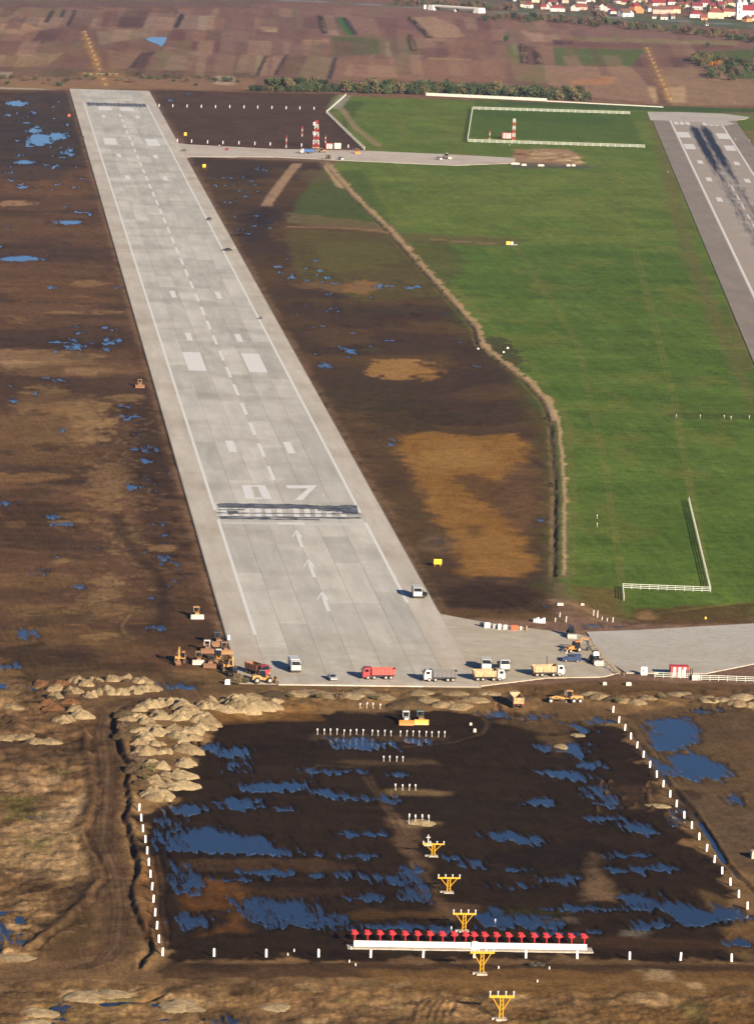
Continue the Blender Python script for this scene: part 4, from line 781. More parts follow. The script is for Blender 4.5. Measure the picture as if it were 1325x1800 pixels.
def dump_truck(cabm, bodym, L_=8.6, axles=4, load=None, rear=False):
    t = empty('dump_truck'); W = 2.5
    p = MB(); p.box(0, 0, .85, L_*.96, 1.0, .34); p.box(L_*.2, .9, .75, 1.1, .5, .5); p.box(L_*.2, -.9, .75, 1.1, .5, .5); p.build('chassis', P_chas, t)
    cab(t, L_/2-1.9, L_/2-.05, W-.05, .62, 3.0, cabm)
    x0, x1 = -L_/2, L_/2-2.25
    b = MB(); zb, zt = 1.15, 2.75; th = .09
    b.prism([(x0+.35, zb), (x1, zb), (x1, zb+.12), (x0+.35, zb+.12)], -W/2, W/2)
    for s_ in (-1, 1): b.prism([(x0+.35, zb+.12), (x1, zb+.12), (x1, zt), (x0, zt-.05)], s_*W/2-th/2, s_*W/2+th/2)
    b.prism([(x1-.08, zb+.12), (x1, zb+.12), (x1+.02, zt+.25), (x1-.06, zt+.25)], -W/2, W/2); b.box(x1+.35, 0, zt+.22, .7, W-.2, .08)
    b.prism([(x0+.3, zb+.1), (x0+.38, zb+.1), (x0+.08, zt-.06), (x0, zt-.06)], -W/2, W/2)
    bd = b.build('dump_body', bodym, t)
    n = 6
    for i in range(n):
        x = x0+.6+(x1-x0-.8)*i/(n-1)
        for s_ in (-1, 1):
            r = MB(); r.box(x, s_*(W/2+.09), (zb+zt)/2, .14, .1, zt-zb-.1); r.build('rib', bodym, bd)
    if load:
        q = MB(); k = 7
        vs = []; fs = []
        for i in range(k):
            for j in range(4):
                vs.append((x0+.5+(x1-x0-.7)*i/(k-1), (-1+2*j/3)*(W/2-.1), 2.45+.45*math.sin(math.pi*i/(k-1))*math.sin(math.pi*(j+.5)/4)+random.uniform(-.08, .08)))
        for i in range(k-1):
            for j in range(3): fs.append((i*4+j, i*4+j+1, i*4+j+5, i*4+j+4))
        q.add(vs, fs); q.build('load', load, bd)
    xs = [L_/2-1.35, L_/2-2.95, -L_/2+2.5, -L_/2+1.2] if axles == 4 else [L_/2-1.35, -L_/2+2.4, -L_/2+1.1]
    for x in xs:
        for s_ in (-1, 1): wheel(t, x, s_*(W/2-.2), .52, .36)
    for s_ in (-1, 1):
        q = MB(); q.box(-L_/2+.28, s_*.95, .95, .08, .4, .18); q.build('tail_light', P_light, t)
    return t
def box_truck(cabm, boxm, L_=7.0, boxh=2.2, W=2.45, tank=False):
    t = empty('truck'); p = MB(); p.box(0, 0, .8, L_*.95, 1.0, .3); p.build('chassis', P_chas, t)
    cab(t, L_/2-1.9, L_/2-.05, W, .6, 3.0, cabm)
    b = MB(); x0, x1 = -L_/2, L_/2-2.1
    if tank: b.tube((x0+.2, 0, 1.1+boxh/2), (x1, 0, 1.1+boxh/2), boxh/2, n=16)
    else:
        b.prism([(x0, 1.05), (x1, 1.05), (x1, 1.05+boxh), (x0, 1.05+boxh)], -W/2, W/2, .05)
    bo = b.build('tank' if tank else 'cargo_box', boxm, t)
    if not tank:
        q = MB(); q.box(x0-.03, 0, 1.05+boxh/2, .06, W*.9, boxh*.9); q.build('rear_door', boxm, bo)
    for x in (L_/2-1.3, -L_/2+1.9, -L_/2+.8):
        for s_ in (-1, 1): wheel(t, x, s_*(W/2-.2), .5, .36)
    return t
def car(mt, L_=4.4, van=False, nm='car'):
    t = empty(nm); W = 1.78
    if van: prof = [(-L_/2, .35), (L_/2-.05, .35), (L_/2, .8), (L_/2-.25, 1.05), (L_/2-1.1, 1.25), (L_/2-1.75, 1.95), (-L_/2+.1, 2.0), (-L_/2, 1.2)]
    else: prof = [(-L_/2, .38), (L_/2-.05, .34), (L_/2, .62), (L_/2-.25, .8), (L_/2-1.15, .92), (L_/2-1.85, 1.42), (-L_/2+1.1, 1.44), (-L_/2+.35, 1.0), (-L_/2, .92)]
    p = MB(); p.prism(prof, -W/2, W/2, .16); bd = p.build('body', mt, t)
    zt = prof[5][1]
    g = MB(); x5, z5 = prof[5]; x4, z4 = prof[4]
    g.prism([(x4-.02, z4+.03), (x4+.03, z4+.02), (x5+.05, z5-.02), (x5, z5-.01)], -W/2+.22, W/2-.22); g.build('windscreen', P_glass, bd)
    for s_ in (-1, 1):
        q = MB(); q.box(-.25 if not van else .1, s_*(W/2-.105), zt-.3, L_*.42, .06, .36); q.build('side_window', P_glass, bd)
        q = MB(); q.box(L_/2-.08, s_*.62, .66, .1, .3, .14); q.build('headlight', P_steel, bd)
    q = MB(); xr_, zr = prof[-3 if not van else -2]; q.box(-L_/2+(.62 if not van else .03), 0, zt-.28, .3 if not van else .08, W*.7, .36); q.build('rear_window', P_glass, bd)
    for x in (L_*.31, -L_*.31):
        for s_ in (-1, 1): wheel(t, x, s_*(W/2-.1), .33, .22)
    return t
def tracks(t, L_, gap, w=.55, h=1.0):
    for s_ in (-1, 1):
        p = MB(); r = h/2
        prof = [(-L_/2+r*.3, 0), (L_/2-r*.3, 0), (L_/2, r*.55), (L_/2-r*.2, h*.86), (L_/2-r*.8, h), (-L_/2+r*.8, h), (-L_/2+r*.2, h*.86), (-L_/2, r*.55)]
        p.prism(prof, s_*gap-w/2, s_*gap+w/2); tr = p.build('track', P_track, t)
        q = MB()
        for i in range(9): q.box(-L_/2+L_*(i+.5)/9, s_*gap, h+.03, .12, w, .07)
        q.build('track_shoes', P_chas, tr)
def bulldozer(mt, blade, cabm=None, cabglass=True, S=1.0):
    t = empty('bulldozer'); tracks(t, 3.6*S, .98*S, .55*S, 1.0*S)
    p = MB(); p.prism([(-1.7*S, .7*S), (1.75*S, .7*S), (1.75*S, 1.65*S), (.1*S, 1.85*S), (.1*S, 1.3*S), (-1.7*S, 1.3*S)], -.55*S, .55*S, .05); p.build('hood', mt, t)
    p = MB(); p.box(-1.45*S, 0, 1.5*S, .6*S, 1.5*S, .7*S); p.build('fuel_tank', mt, t)
    c = empty('cab'); c.parent = t
    q = MB()
    for x in (-1.2, .05):
        for y in (-.72, .72): q.box(x*S, y*S, 2.1*S, .1, .1, 1.6*S)
    q.build('cab_post', cabm or mt, c)
    q = MB(); q.prism([(-1.4*S, 2.88*S), (.25*S, 2.88*S), (.2*S, 3.04*S), (-1.3*S, 3.04*S)], -.88*S, .88*S, .06); q.build('cab_roof', cabm or mt, c)
    if cabglass:
        q = MB(); q.box(-.57*S, 0, 2.15*S, 1.16*S, 1.34*S, 1.4*S); q.build('cab_glass', P_glass, c)
    q = MB(); q.tube((1.0*S, .2*S, 1.7*S), (1.0*S, .2*S, 2.7*S), .07*S); q.build('exhaust', P_chas, t)
    b = MB(); n = 7; prof = []
    for i in range(n): a = -0.7+1.4*i/(n-1); prof.append((2.45*S+.28*S*(1-math.cos(a*1.3)), (.75+.72*math.sin(a)/math.sin(.7)*.9)*S))
    prof2 = prof+[(x-.1*S, z) for x, z in prof[::-1]]
    b.prism(prof2, -1.75*S, 1.75*S); bl = b.build('blade', blade, t)
    for s_ in (-1, 1):
        q = MB(); q.tube((-.2*S, s_*1.38*S, .5*S), (2.4*S, s_*1.38*S, .5*S), .1*S); q.build('push_arm', mt, t)
        q = MB(); q.tube((1.6*S, s_*.45*S, 1.5*S), (2.4*S, s_*.5*S, 1.0*S), .07*S); q.build('lift_cylinder', P_steel, t)
    q = MB(); q.box(-2.0*S, 0, .9*S, .35*S, 1.5*S, .3*S); q.box(-2.15*S, 0, .5*S, .14*S, .2*S, .9*S); q.build('ripper', P_chas, t)
    return t
def excavator(mt, bucketm, turn=0.0):
    t = empty('excavator'); tracks(t, 4.0, 1.1, .6, .9)
    u = MB(); u.tube((0, 0, .9), (0, 0, 1.1), .8, n=14); u.build('turntable', P_chas, t)
    Rz = Matrix.Rotation(turn, 4, 'Z')
    def up(mb, nm, m_):
        mb.v = [tuple(Rz @ Vector(v)) for v in mb.v]; return mb.build(nm, m_, t)
    p = MB(); p.prism([(-2.3, 1.1), (1.2, 1.1), (1.2, 1.8), (-.6, 1.95), (-2.2, 1.95), (-2.4, 1.6)], -1.3, 1.3, .05); up(p, 'house', mt)
    p = MB(); p.prism([(-2.55, 1.15), (-2.0, 1.15), (-2.0, 2.2), (-2.5, 2.1)], -1.25, 1.25, .1); up(p, 'counterweight', P_chas)
    p = MB(); p.prism([(-.3, 1.2), (1.4, 1.2), (1.5, 2.1), (1.1, 2.9), (-.3, 2.95)], .35, 1.3, .08); c = up(p, 'cab', mt)
    p = MB(); p.prism([(1.44, 1.5), (1.56, 2.1), (1.2, 2.75), (1.1, 2.75)], .42, 1.22); p.box(.5, 1.29, 2.3, 1.2, .06, .9); p.box(.5, .36, 2.3, 1.2, .06, .9); g = up(p, 'cab_glass', P_glass); g.parent = c
    def beam(a, b_, w, h):
        q = MB(); a = Vector(a); b_ = Vector(b_); d = (b_-a); L_ = d.length; ang = math.atan2(d.z, d.x)
        q.box(0, 0, 0, L_, w, h); M = Matrix.Translation((a+b_)/2) @ Matrix.Rotation(-ang, 4, 'Y'); q.v = [tuple(M @ Vector(v)) for v in q.v]; return q
    q = beam((.9, -.15, 1.7), (2.3, -.15, 4.2), .45, .6); up(q, 'boom', mt); q = beam((2.2, -.15, 4.25), (4.4, -.15, 3.9), .42, .5); up(q, 'boom_tip', mt)
    q = beam((4.2, -.15, 4.3), (4.9, -.15, 1.3), .35, .45); up(q, 'stick', mt)
    q = MB(); q.tube((1.6, -.15, 1.6), (2.9, -.15, 3.7), .1); up(q, 'hydraulic_cylinder', P_steel)
    q = MB(); q.prism([(4.7, 1.4), (5.3, 1.2), (5.5, .5), (5.1, .05), (4.5, .1), (4.3, .6)], -.8, .5); up(q, 'bucket', bucketm)
    return t
def wheel_loader(mt, bucketm, cabm=None, S=1.0):
    t = empty('wheel_loader')
    p = MB(); p.prism([(-2.9*S, .9*S), (-.2*S, .9*S), (-.2*S, 1.5*S), (-1.2*S, 2.05*S), (-2.8*S, 1.95*S)], -.9*S, .9*S, .08); p.build('engine_hood', mt, t)
    p = MB(); p.box(1.0*S, 0, 1.05*S, 2.2*S, 1.0*S, .7*S); p.build('front_frame', mt, t)
    c = MB(); c.prism([(-1.2*S, 1.5*S), (.35*S, 1.5*S), (.45*S, 2.3*S), (.2*S, 3.2*S), (-1.15*S, 3.2*S)], -.75*S, .75*S, .08); cb = c.build('cab', P_glass, t)
    r = MB(); r.prism([(-1.3*S, 3.2*S), (.3*S, 3.2*S), (.2*S, 3.34*S), (-1.25*S, 3.34*S)], -.82*S, .82*S, .05); r.build('cab_roof', cabm or mt, cb)
    for s_ in (-1, 1):
        q = MB(); q.tube((.6*S, s_*.5*S, 1.7*S), (2.9*S, s_*.5*S, .75*S), .13*S, n=6); q.build('lift_arm', mt, t)
    b = MB(); b.prism([(2.8*S, .15*S), (3.9*S, .1*S), (3.85*S, .2*S), (3.0*S, .3*S), (3.0*S, 1.1*S), (3.3*S, 1.35*S), (3.2*S, 1.42*S), (2.75*S, 1.15*S)], -1.35*S, 1.35*S); b.build('bucket', bucketm, t)
    for x in (1.5*S, -1.7*S):
        for s_ in (-1, 1): wheel(t, x, s_*1.0*S, .78*S, .55*S)
    return t
def motor_grader(mt):
    t = empty('motor_grader')
    p = MB(); p.prism([(-4.2, .95), (-1.0, .95), (-1.0, 1.9), (-4.1, 1.8)], -.75, .75, .05); p.build('engine_hood', mt, t)
    p = MB(); p.prism([(-1.0, 1.3), (.2, 1.3), (2.6, 1.75), (4.2, 1.35), (4.3, .9), (4.1, .9), (2.5, 1.35), (.3, 1.0), (-1.0, 1.0)], -.2, .2); p.build('frame', mt, t)
    c = MB(); c.prism([(-1.5, 1.4), (.1, 1.4), (.25, 2.2), (.05, 3.0), (-1.5, 3.0)], -.72, .72, .05); cb = c.build('cab', P_glass, t)
    r = MB(); r.prism([(-1.6, 3.0), (.15, 3.0), (.1, 3.16), (-1.55, 3.16)], -.8, .8, .04); 
    for x in (-1.45, .02):
        for y in (-.7, .7): r.box(x, y, 2.2, .1, .1, 1.6)
    r.build('cab_frame', mt, cb)
    b = MB(); b.box(1.0, 0, .55, .12, 3.6, .6, rz=.45); b.build('blade', P_steel, t)
    k = MB(); k.tube((1.0, 0, .95), (1.0, 0, 1.05), .75, n=14); k.box(2.3, 0, 1.0, 2.8, .2, .18); k.build('circle', mt, t)
    a = MB(); a.box(4.0, 0, .75, .25, 2.0, .25); a.build('front_axle', mt, t)
    for x in (4.0, -1.8, -3.4):
        for s_ in (-1, 1): wheel(t, x, s_*1.0, .68, .42)
    l = MB(); l.tube((.4, .5, 1.9), (.4, .5, 3.0), .06); l.tube((.4, -.5, 1.9), (.4, -.5, 3.0), .06); l.build('lift_cylinder', P_steel, t)
    return t
def backhoe(mt):
    t = empty('backhoe_loader')
    p = MB(); p.prism([(-.6, .8), (2.0, .8), (2.0, 1.5), (.2, 1.8), (-.6, 1.8)], -.6, .6, .05); p.build('hood', mt, t)
    c = MB(); c.prism([(-1.5, 1.0), (.2, 1.0), (.3, 2.0), (.05, 2.75), (-1.5, 2.75)], -.75, .75, .08); cb = c.build('cab', P_glass, t)
    r = MB(); r.prism([(-1.6, 2.75), (.15, 2.75), (.1, 2.9), (-1.55, 2.9)], -.82, .82, .04); r.build('cab_roof', mt, cb)
    q = MB(); q.tube((-1.6, 0, 1.2), (-2.3, 0, 3.6), .2, n=6); q.build('boom', mt, t); q = MB(); q.tube((-2.2, 0, 3.55), (-4.4, 0, 3.0), .18, n=6); q.build('stick', mt, t); q = MB(); q.tube((-4.3, 0, 3.1), (-4.5, 0, .9), .16, n=6); q.build('dipper', P_chas, t)
    q = MB(); q.prism([(-4.7, .9), (-4.2, 1.0), (-3.9, .4), (-4.4, .1), (-4.9, .3)], -.35, .35); q.build('rear_bucket', P_chas, t)
    for s_ in (-1, 1): q = MB(); q.tube((.9, s_*.55, 1.5), (2.9, s_*.55, .6), .1, n=6); q.build('lift_arm', mt, t)
    q = MB(); q.prism([(2.7, .1), (3.5, .08), (3.0, .3), (2.95, 1.0), (2.7, .9)], -1.15, 1.15); q.build('front_bucket', P_steel, t)
    for x, r_ in ((1.6, .5), (-1.1, .72)):
        for s_ in (-1, 1): wheel(t, x, s_*.85, r_, .4)
    return t
def put(t, px, py, rz, label, cat, group=None, sink=.03):
    """rz in degrees from +X"""
    t.location = at(px, py, sink); t.rotation_euler = (0, 0, R_(rz)); return tag(t, label, cat, group)
SOILM = paintm('load_soil', (150, 120, 86), .95, .5); STONE = paintm('load_dark_soil', (74, 62, 52), .95, .4)
put(dump_truck(P_red, P_redbody, 8.4), 665, 1193, 184, 'red tipper lorry with red cab, side on at the runway end', 'lorry', 'tipper lorries at the runway end')
put(dump_truck(P_wht, P_greybody, 8.6), 773, 1197, 184, 'tipper lorry with white cab and dark grey body at the runway end', 'lorry', 'tipper lorries at the runway end')
put(dump_truck(P_wht, P_tan, 8.2), 858, 1196, 4, 'sand coloured tipper lorry parked at the right end of the pale kerb', 'lorry', 'tipper lorries at the runway end')
put(dump_truck(P_wht, P_tan, 8.4), 962, 1188, 6, 'sand coloured tipper lorry parked nearest to the motor grader', 'lorry', 'tipper lorries at the runway end')
put(dump_truck(P_tan, P_tan, 7.6), 906, 1240, 94, 'dusty tipper lorry seen from behind on the mud below the kerb', 'lorry')
put(dump_truck(P_red, paintm('tipper_brown', (140, 92, 66), .6, .5), 8.0), 452, 1186, -60, 'red lorry with brown tipper body beside the yellow machines', 'lorry')
put(box_truck(P_wht, paintm('white_box', (206, 206, 206), .5, .3), 7.4, 2.1), 517, 1178, -87, 'white lorry standing alone on the runway, nose to the camera', 'lorry')
put(box_truck(P_wht, P_wht, 6.2, 1.6), 854, 1176, -95, 'white lorry behind the sand coloured tipper, nose to the camera', 'lorry')
put(box_truck(P_wht, P_chas, 6.0, .6), 884, 1177, -88, 'flatbed lorry with pale cab right of the white lorry', 'lorry')
put(box_truck(P_wht, P_wht, 6.0, 1.9), 732, 1049, -90, 'white lorry stopped on the right runway shoulder', 'lorry')
put(car(P_dark, 4.3), 743, 1050, -110, 'dark car parked beside the white lorry on the runway shoulder', 'car')
put(car(P_silver, 4.0), 584, 1195, -82, 'small silver car between white lorry and red tipper', 'car')
put(car(P_blue, 4.8, True, 'van'), 1004, 1163, 176, 'dark blue people carrier beside the orange digger', 'van')
put(backhoe(P_ora), 1008, 1146, 205, 'orange backhoe digger with raised arm near the blue van', 'digger')
put(wheel_loader(P_dark, P_steel, P_dark, .95), 1046, 1166, -80, 'dark wheel loader with pale bucket at the taxiway edge', 'loader')
put(wheel_loader(P_dark, P_steel, P_dark, .9), 1003, 1119, -92, 'dark wheel loader facing the camera at the far edge of the taxiway', 'loader')
put(motor_grader(P_yel), 994, 1235, 184, 'yellow motor grader on the mud below the taxiway', 'grader')
put(bulldozer(P_wht, P_ora, P_wht), 713, 1272, -92, 'bulldozer with white cab and orange blade in the basin', 'bulldozer')
put(bulldozer(P_dkyel, paintm('blade_yellow', (232, 180, 80), .5, .2), paintm('cab_green', (70, 92, 88), .5, .2)), 738, 1271, -88, 'bulldozer with bright yellow blade and green-grey cab in the basin', 'bulldozer')
put(bulldozer(P_dkyel, P_rust, P_dkyel, False), 246, 681, -90, 'lone small bulldozer on the mud left of the runway', 'bulldozer')
put(bulldozer(P_yel, P_steel, P_yel, True), 345, 1086, -85, 'yellow bulldozer with shiny pale blade apart from the other machines', 'bulldozer')
put(excavator(P_yel, P_rust, 0), 317, 1164, -96, 'yellow crawler excavator, leftmost of the parked machines', 'excavator')
put(bulldozer(P_dkyel, P_steel, P_dkyel, True), 349, 1166, -88, 'dusty bulldozer with pale blade right of the excavator', 'bulldozer', 'machines parked left of the runway')
put(bulldozer(P_rust, P_rust, P_wht, False), 364, 1146, -90, 'rusty bulldozer under a white roll frame', 'bulldozer', 'machines parked left of the runway')
put(bulldozer(P_rust, P_rust, P_chas, True, 1.15), 382, 1134, -82, 'big rusty brown bulldozer farthest back in the machine park', 'bulldozer', 'machines parked left of the runway')
put(wheel_loader(P_yel, P_rust, P_wht, .95), 384, 1163, -95, 'yellow wheel loader with white cab roof among the bulldozers', 'loader')
put(excavator(P_yel, P_rust, .15), 398, 1178, -80, 'yellow excavator at the very corner of the runway', 'excavator')
put(bulldozer(P_dkyel, P_rust, P_chas, True, .95), 371, 1172, -100, 'dusty bulldozer with brown blade in front of the white-roofed loader', 'bulldozer', 'machines parked left of the runway')
put(bulldozer(P_rust, P_dkyel, P_dkyel, True, .95), 394, 1148, -78, 'rusty bulldozer close to the runway edge behind the loader', 'bulldozer', 'machines parked left of the runway')
put(wheel_loader(P_dkyel, P_rust, P_chas, .85), 412, 1192, -70, 'small dusty wheel loader by the runway corner below the excavator', 'loader')
put(wheel_loader(P_yel, P_rust, P_dark, 1.0), 463, 1200, 5, 'yellow wheel loader with dark cab side on below the red lorry', 'loader')
put(car(P_dark, 4.3), 368, 387, 100, 'dark car on the right runway shoulder farther out', 'car'); put(car(P_dark, 4.4), 399, 441, 160, 'dark car beside two workers on the runway shoulder', 'car')
put(car(P_dark, 4.0), 323, 266, 180, 'dark car where the far link road meets the runway', 'car'); put(car(P_red, 4.0), 399, 264, 80, 'small red car on the far link road', 'car')
put(dump_truck(P_wht, P_truckblue, 8.4), 540, 270, 180, 'lorry with blue tipper body on the far link road', 'lorry')
put(bulldozer(P_ora, P_ora, P_ora), 628, 270, -90, 'orange bulldozer on the far link road', 'bulldozer'); put(backhoe(P_yel), 566, 268, 20, 'small yellow digger right of the blue lorry', 'digger'); put(backhoe(P_dkyel), 578, 281, 60, 'dusty digger on the near edge of the far link road', 'digger')
put(wheel_loader(P_cream, P_steel, P_cream, 1.05), 785, 279, -60, 'cream wheel loader on the far link road', 'loader'); put(car(P_wht, 4.8, True, 'van'), 771, 281, -60, 'white van beside the cream wheel loader', 'van'); put(car(P_wht, 4.6, True, 'van'), 599, 281, -70, 'white van at the ditch crossing of the far link road', 'van')
put(car(P_dark, 3.9), 146, 243, 90, 'dark car on the left edge of the runway near its far end', 'car')

# ------------------------------------------------------------------ approach lights
def tbar_proto(P_tbar=P_tbar):
    t = empty('approach_light_mast'); H = 4.3; W = 4.6
    b = MB(); b.box(0, 0, .2, 2.0, 1.6, .5); b.box(-1.4, .3, .2, .6, .8, .5); b.build('footing', P_pad, t)
    for x in (-.32, .32):
        q = MB(); q.tube((x, 0, .4), (x*.8, 0, H), .11, n=6); q.build('post', P_tbar, t)
    q = MB(); q.box(0, 0, H+.1, W, .22, .42); q.build('crossbar', P_tbar, t)
    q = MB()
    for k in range(4): z = .9+k*.8; q.tube((-.3, 0, z), (.3, 0, z+.7), .05, n=5)
    q.build('lattice', P_tbar, t)
    for s_ in (-1, 1):
        q = MB(); q.tube((s_*.25, 0, 1.9), (s_*1.7, 0, H), .09, n=6); q.build('brace', P_tbar, t)
    for x in (-2.15, -.72, .72, 2.15):
        q = MB(); q.tube((x, 0, H+.2), (x, 0, H+1.0), .09, n=6); q.box(x, -.02, H+1.02, .24, .3, .22); q.build('lamp', P_post, t)
    return t
tb = tbar_proto(); spots = [(761, 1506), (788, 1570), (815, 1638), (846, 1714), (880, 1794)]
lab = ['farthest', 'second farthest', 'middle', 'second nearest', 'nearest']
for i, (px, py) in enumerate(spots):
    o = tb if i == 0 else copy_tree(tb); o.location = at(px, py, .1); o.scale = (1, 1, [.62, .72, .84, 1, 1.02][i])
    tag(o, 'yellow T-shaped approach light mast, %s of the five in the foreground' % lab[i], 'light mast', 'yellow approach light masts')
# far approach lights beyond both runway ends
tb2 = None
P_dull = paintm('mast_ochre', (176, 142, 92), .7, .4)
for (a, b_, n_, nm, dens) in (((186, 150), (150, 57), 13, 'new runway', 1), ((1178, 176), (1136, 86), 13, 'old runway', 1)):
    A = np.array(survey(*a)); B = np.array(survey(*b_))
    for i in range(n_):
        p = A+(B-A)*i/(n_-1); o = tbar_proto(P_dull) if tb2 is None else copy_tree(tb2); tb2 = tb2 or o; o.location = (p[0], p[1], 0); o.scale = (.7, .7, .26)
        tag(o, 'far yellow light mast beyond the %s, %s counted from it' % (nm, nth(i)), 'light mast', 'far approach lights beyond the %s' % nm)
for i in range(6):
    p = np.array(survey(150+i*11, 131+.2*i)); o = copy_tree(tb2); o.location = (p[0], p[1], 0); o.scale = (.8, .8, .25)
    tag(o, 'low yellow light mast in the far crossbar, %s from the left' % nth(i), 'light mast', 'far crossbar lights')
# light stakes on the approach centre line
def stake_proto():
    t = empty('light_stake'); q = MB(); q.tube((0, 0, 0), (0, 0, 1.15), .07, n=6); q.build('stem', P_stake, t)
    q = MB(); q.box(0, 0, 1.3, .26, .26, .4); q.build('lamp', P_post, t); return t
sp = stake_proto(); first = True
rows_ = [([633, 644.5, 656, 668], 1246, 'nearest the kerb', 1.0), ([558, 569.5, 581, 592.5, 604, 615, 626.5, 638, 653.5, 664.5, 676, 687, 703, 714.5, 726, 737, 748, 759, 770, 781], 1292, 'in the long row of twenty', 1.0), ([674, 685, 697, 708], 1339, 'in the third row from the kerb', .9), ([695, 707, 719, 730], 1390, 'in the fourth row from the kerb', 1.0), ([718, 730, 742, 754], 1449, 'on the pale sand mound', 1.6)]
for xs, yb, where, hs in rows_:
    for i, x in enumerate(xs):
        o = sp if first else copy_tree(sp); first = False
        o.location = at(x+random.uniform(-.4, .4), yb+.02*(x-xs[0]), .05); o.scale = (1, 1, hs*random.uniform(.9, 1.08)); o.rotation_euler = (R_(random.uniform(-4, 4)), R_(random.uniform(-4, 4)), 0)
        tag(o, 'white light stake %s, %s from the left' % (where, nth(i)), 'light stake', 'approach light stakes '+where)
# white marker posts
def post_proto():
    t = empty('marker_post'); q = MB(); q.prism([(-.2, 0), (.2, 0), (.2, 1.55), (.14, 1.7), (-.14, 1.7), (-.2, 1.55)], -.11, .11); q.build('post', P_post, t)
    q = MB(); q.box(0, 0, .03, .46, .3, .1); q.build('foot', P_chas, t); return t
pp = post_proto(); first = True
lefts = [(245, 1426), (249, 1444), (252, 1463), (256, 1482), (259, 1502), (262, 1522), (265, 1543), (267.5, 1565), (270, 1587), (273, 1611), (276, 1634), (280, 1658), (286, 1681)]
bots = [(376.5, 1682), (468, 1683), (560, 1683), (651.5, 1684), (743.5, 1684), (833, 1684.5), (924, 1685), (1014, 1686), (1106, 1687.5), (1195, 1689), (1285, 1691)]
rights = [(1077, 1253), (1087, 1271), (1097.5, 1284.5), (1108, 1300), (1119, 1315.5), (1130, 1332), (1141.5, 1350), (1153.5, 1367), (1165, 1384), (1177, 1402), (1188, 1419), (1202, 1439), (1215, 1457), (1228, 1477), (1241, 1497), (1254.5, 1517), (1268.5, 1537), (1283, 1557), (1297.5, 1578.5), (1313, 1599)]
for lst, nm in ((lefts, 'left row beside the haul road, %s from the back'), (bots, 'bottom row, %s from the left'), (rights, 'right diagonal row by the ponds, %s from the back')):
    for i, (x, y) in enumerate(lst):
        o = pp if first else copy_tree(pp); first = False
        o.location = at(x, y, .02); o.rotation_euler = (R_(random.uniform(-3, 3)), R_(random.uniform(-3, 3)), R_(random.uniform(-12, 12))); tag(o, 'white marker post in the '+nm % nth(i), 'marker post', 'white marker posts')
far1 = [(280, 188), (304, 188.5), (329, 189), (354, 189.5), (379, 190), (404, 190), (429, 190.5), (453, 191), (478, 191.5), (503, 192), (527, 192.5), (552, 193)]
far2 = [(312, 250), (337, 251), (365, 252.5), (392, 253.5), (420, 254), (448, 255), (475, 256), (503, 257), (530, 258), (612, 260)]
for lst, nm in ((far1, 'far row right of the runway end, %s from the left'), (far2, 'row along the far link road, %s from the left')):
    for i, (x, y) in enumerate(lst):
        o = copy_tree(pp); o.location = at(x, y, .02); o.scale = (1.0, 1.0, 1.3); tag(o, 'white marker post in the '+nm % nth(i), 'marker post', 'white marker posts')
for i, (x, y) in enumerate([(1188, 735), (1230, 735.5), (1272, 736), (1284, 738), (1316, 737), (1049, 927), (1049, 912), (1173, 304), (1291, 182), (931, 249), (895, 257), (1292, 247), (1316, 249)]):
    o = copy_tree(sp); o.location = at(x, y, .02); o.scale = (.9, .9, .9)
    tag(o, 'small pale stake standing in the green grass', 'light stake', 'stakes in the grass')

# ------------------------------------------------------------------ localizer antenna row
A0 = at(621, 1665, 0); A1 = at(1030, 1672, 0); cx = (A0[0]+A1[0])/2; cy = (A0[1]+A1[1])/2; La = math.hypot(A1[0]-A0[0], A1[1]-A0[1]); za = ground_z(cx, cy)
loc = empty('antenna_array', (cx, cy, -.62), math.atan2(A1[1]-A0[1], A1[0]-A0[0]))
q = MB(); q.slab([(-La/2-1.2, -1.6), (La/2+1.2, -1.6), (La/2+1.2, 1.8), (-La/2-1.2, 1.8)], -.4, .25); q.build('concrete_base', P_pad, loc)
nb = 20
for i in range(nb):
    w = La/nb; q = MB(); q.box(-La/2+w*(i+.5), -.6, .98, w-.03, .22, 1.15); q.build('white_panel', P_beam, loc)
q = MB(); q.box(La*.017, -.8, 1.05, 1.1, .5, 1.5); q.build('centre_box', P_beam, loc)
am = MB(); am.tube((0, 0, .2), (0, 0, 2.5), .13, n=6); am.box(0, 1.2, 2.45, .12, 3.0, .14)
for k in range(7): am.box(0, -.2+k*.45, 2.45, 1.5-k*.12, .09, .12)
for k in range(4): am.box(0, -.25+k*.1, 2.5, .9-.1*k, .08, .5+.1*k)
amm = am.mesh('antenna', P_antred)
xs = [623.5, 646, 668, 689.6, 712, 734, 755.7, 777.5, 798, 818, 833, 851.7, 872.5, 894, 916, 938.6, 960, 982, 1004, 1026.5]
for x in xs: link_copy('antenna', amm, loc, ((x-(621+1030)/2)*La/409.0, .7, .2))
tag(loc, 'row of red antennas behind a long white panel wall on a concrete base', 'antenna array')

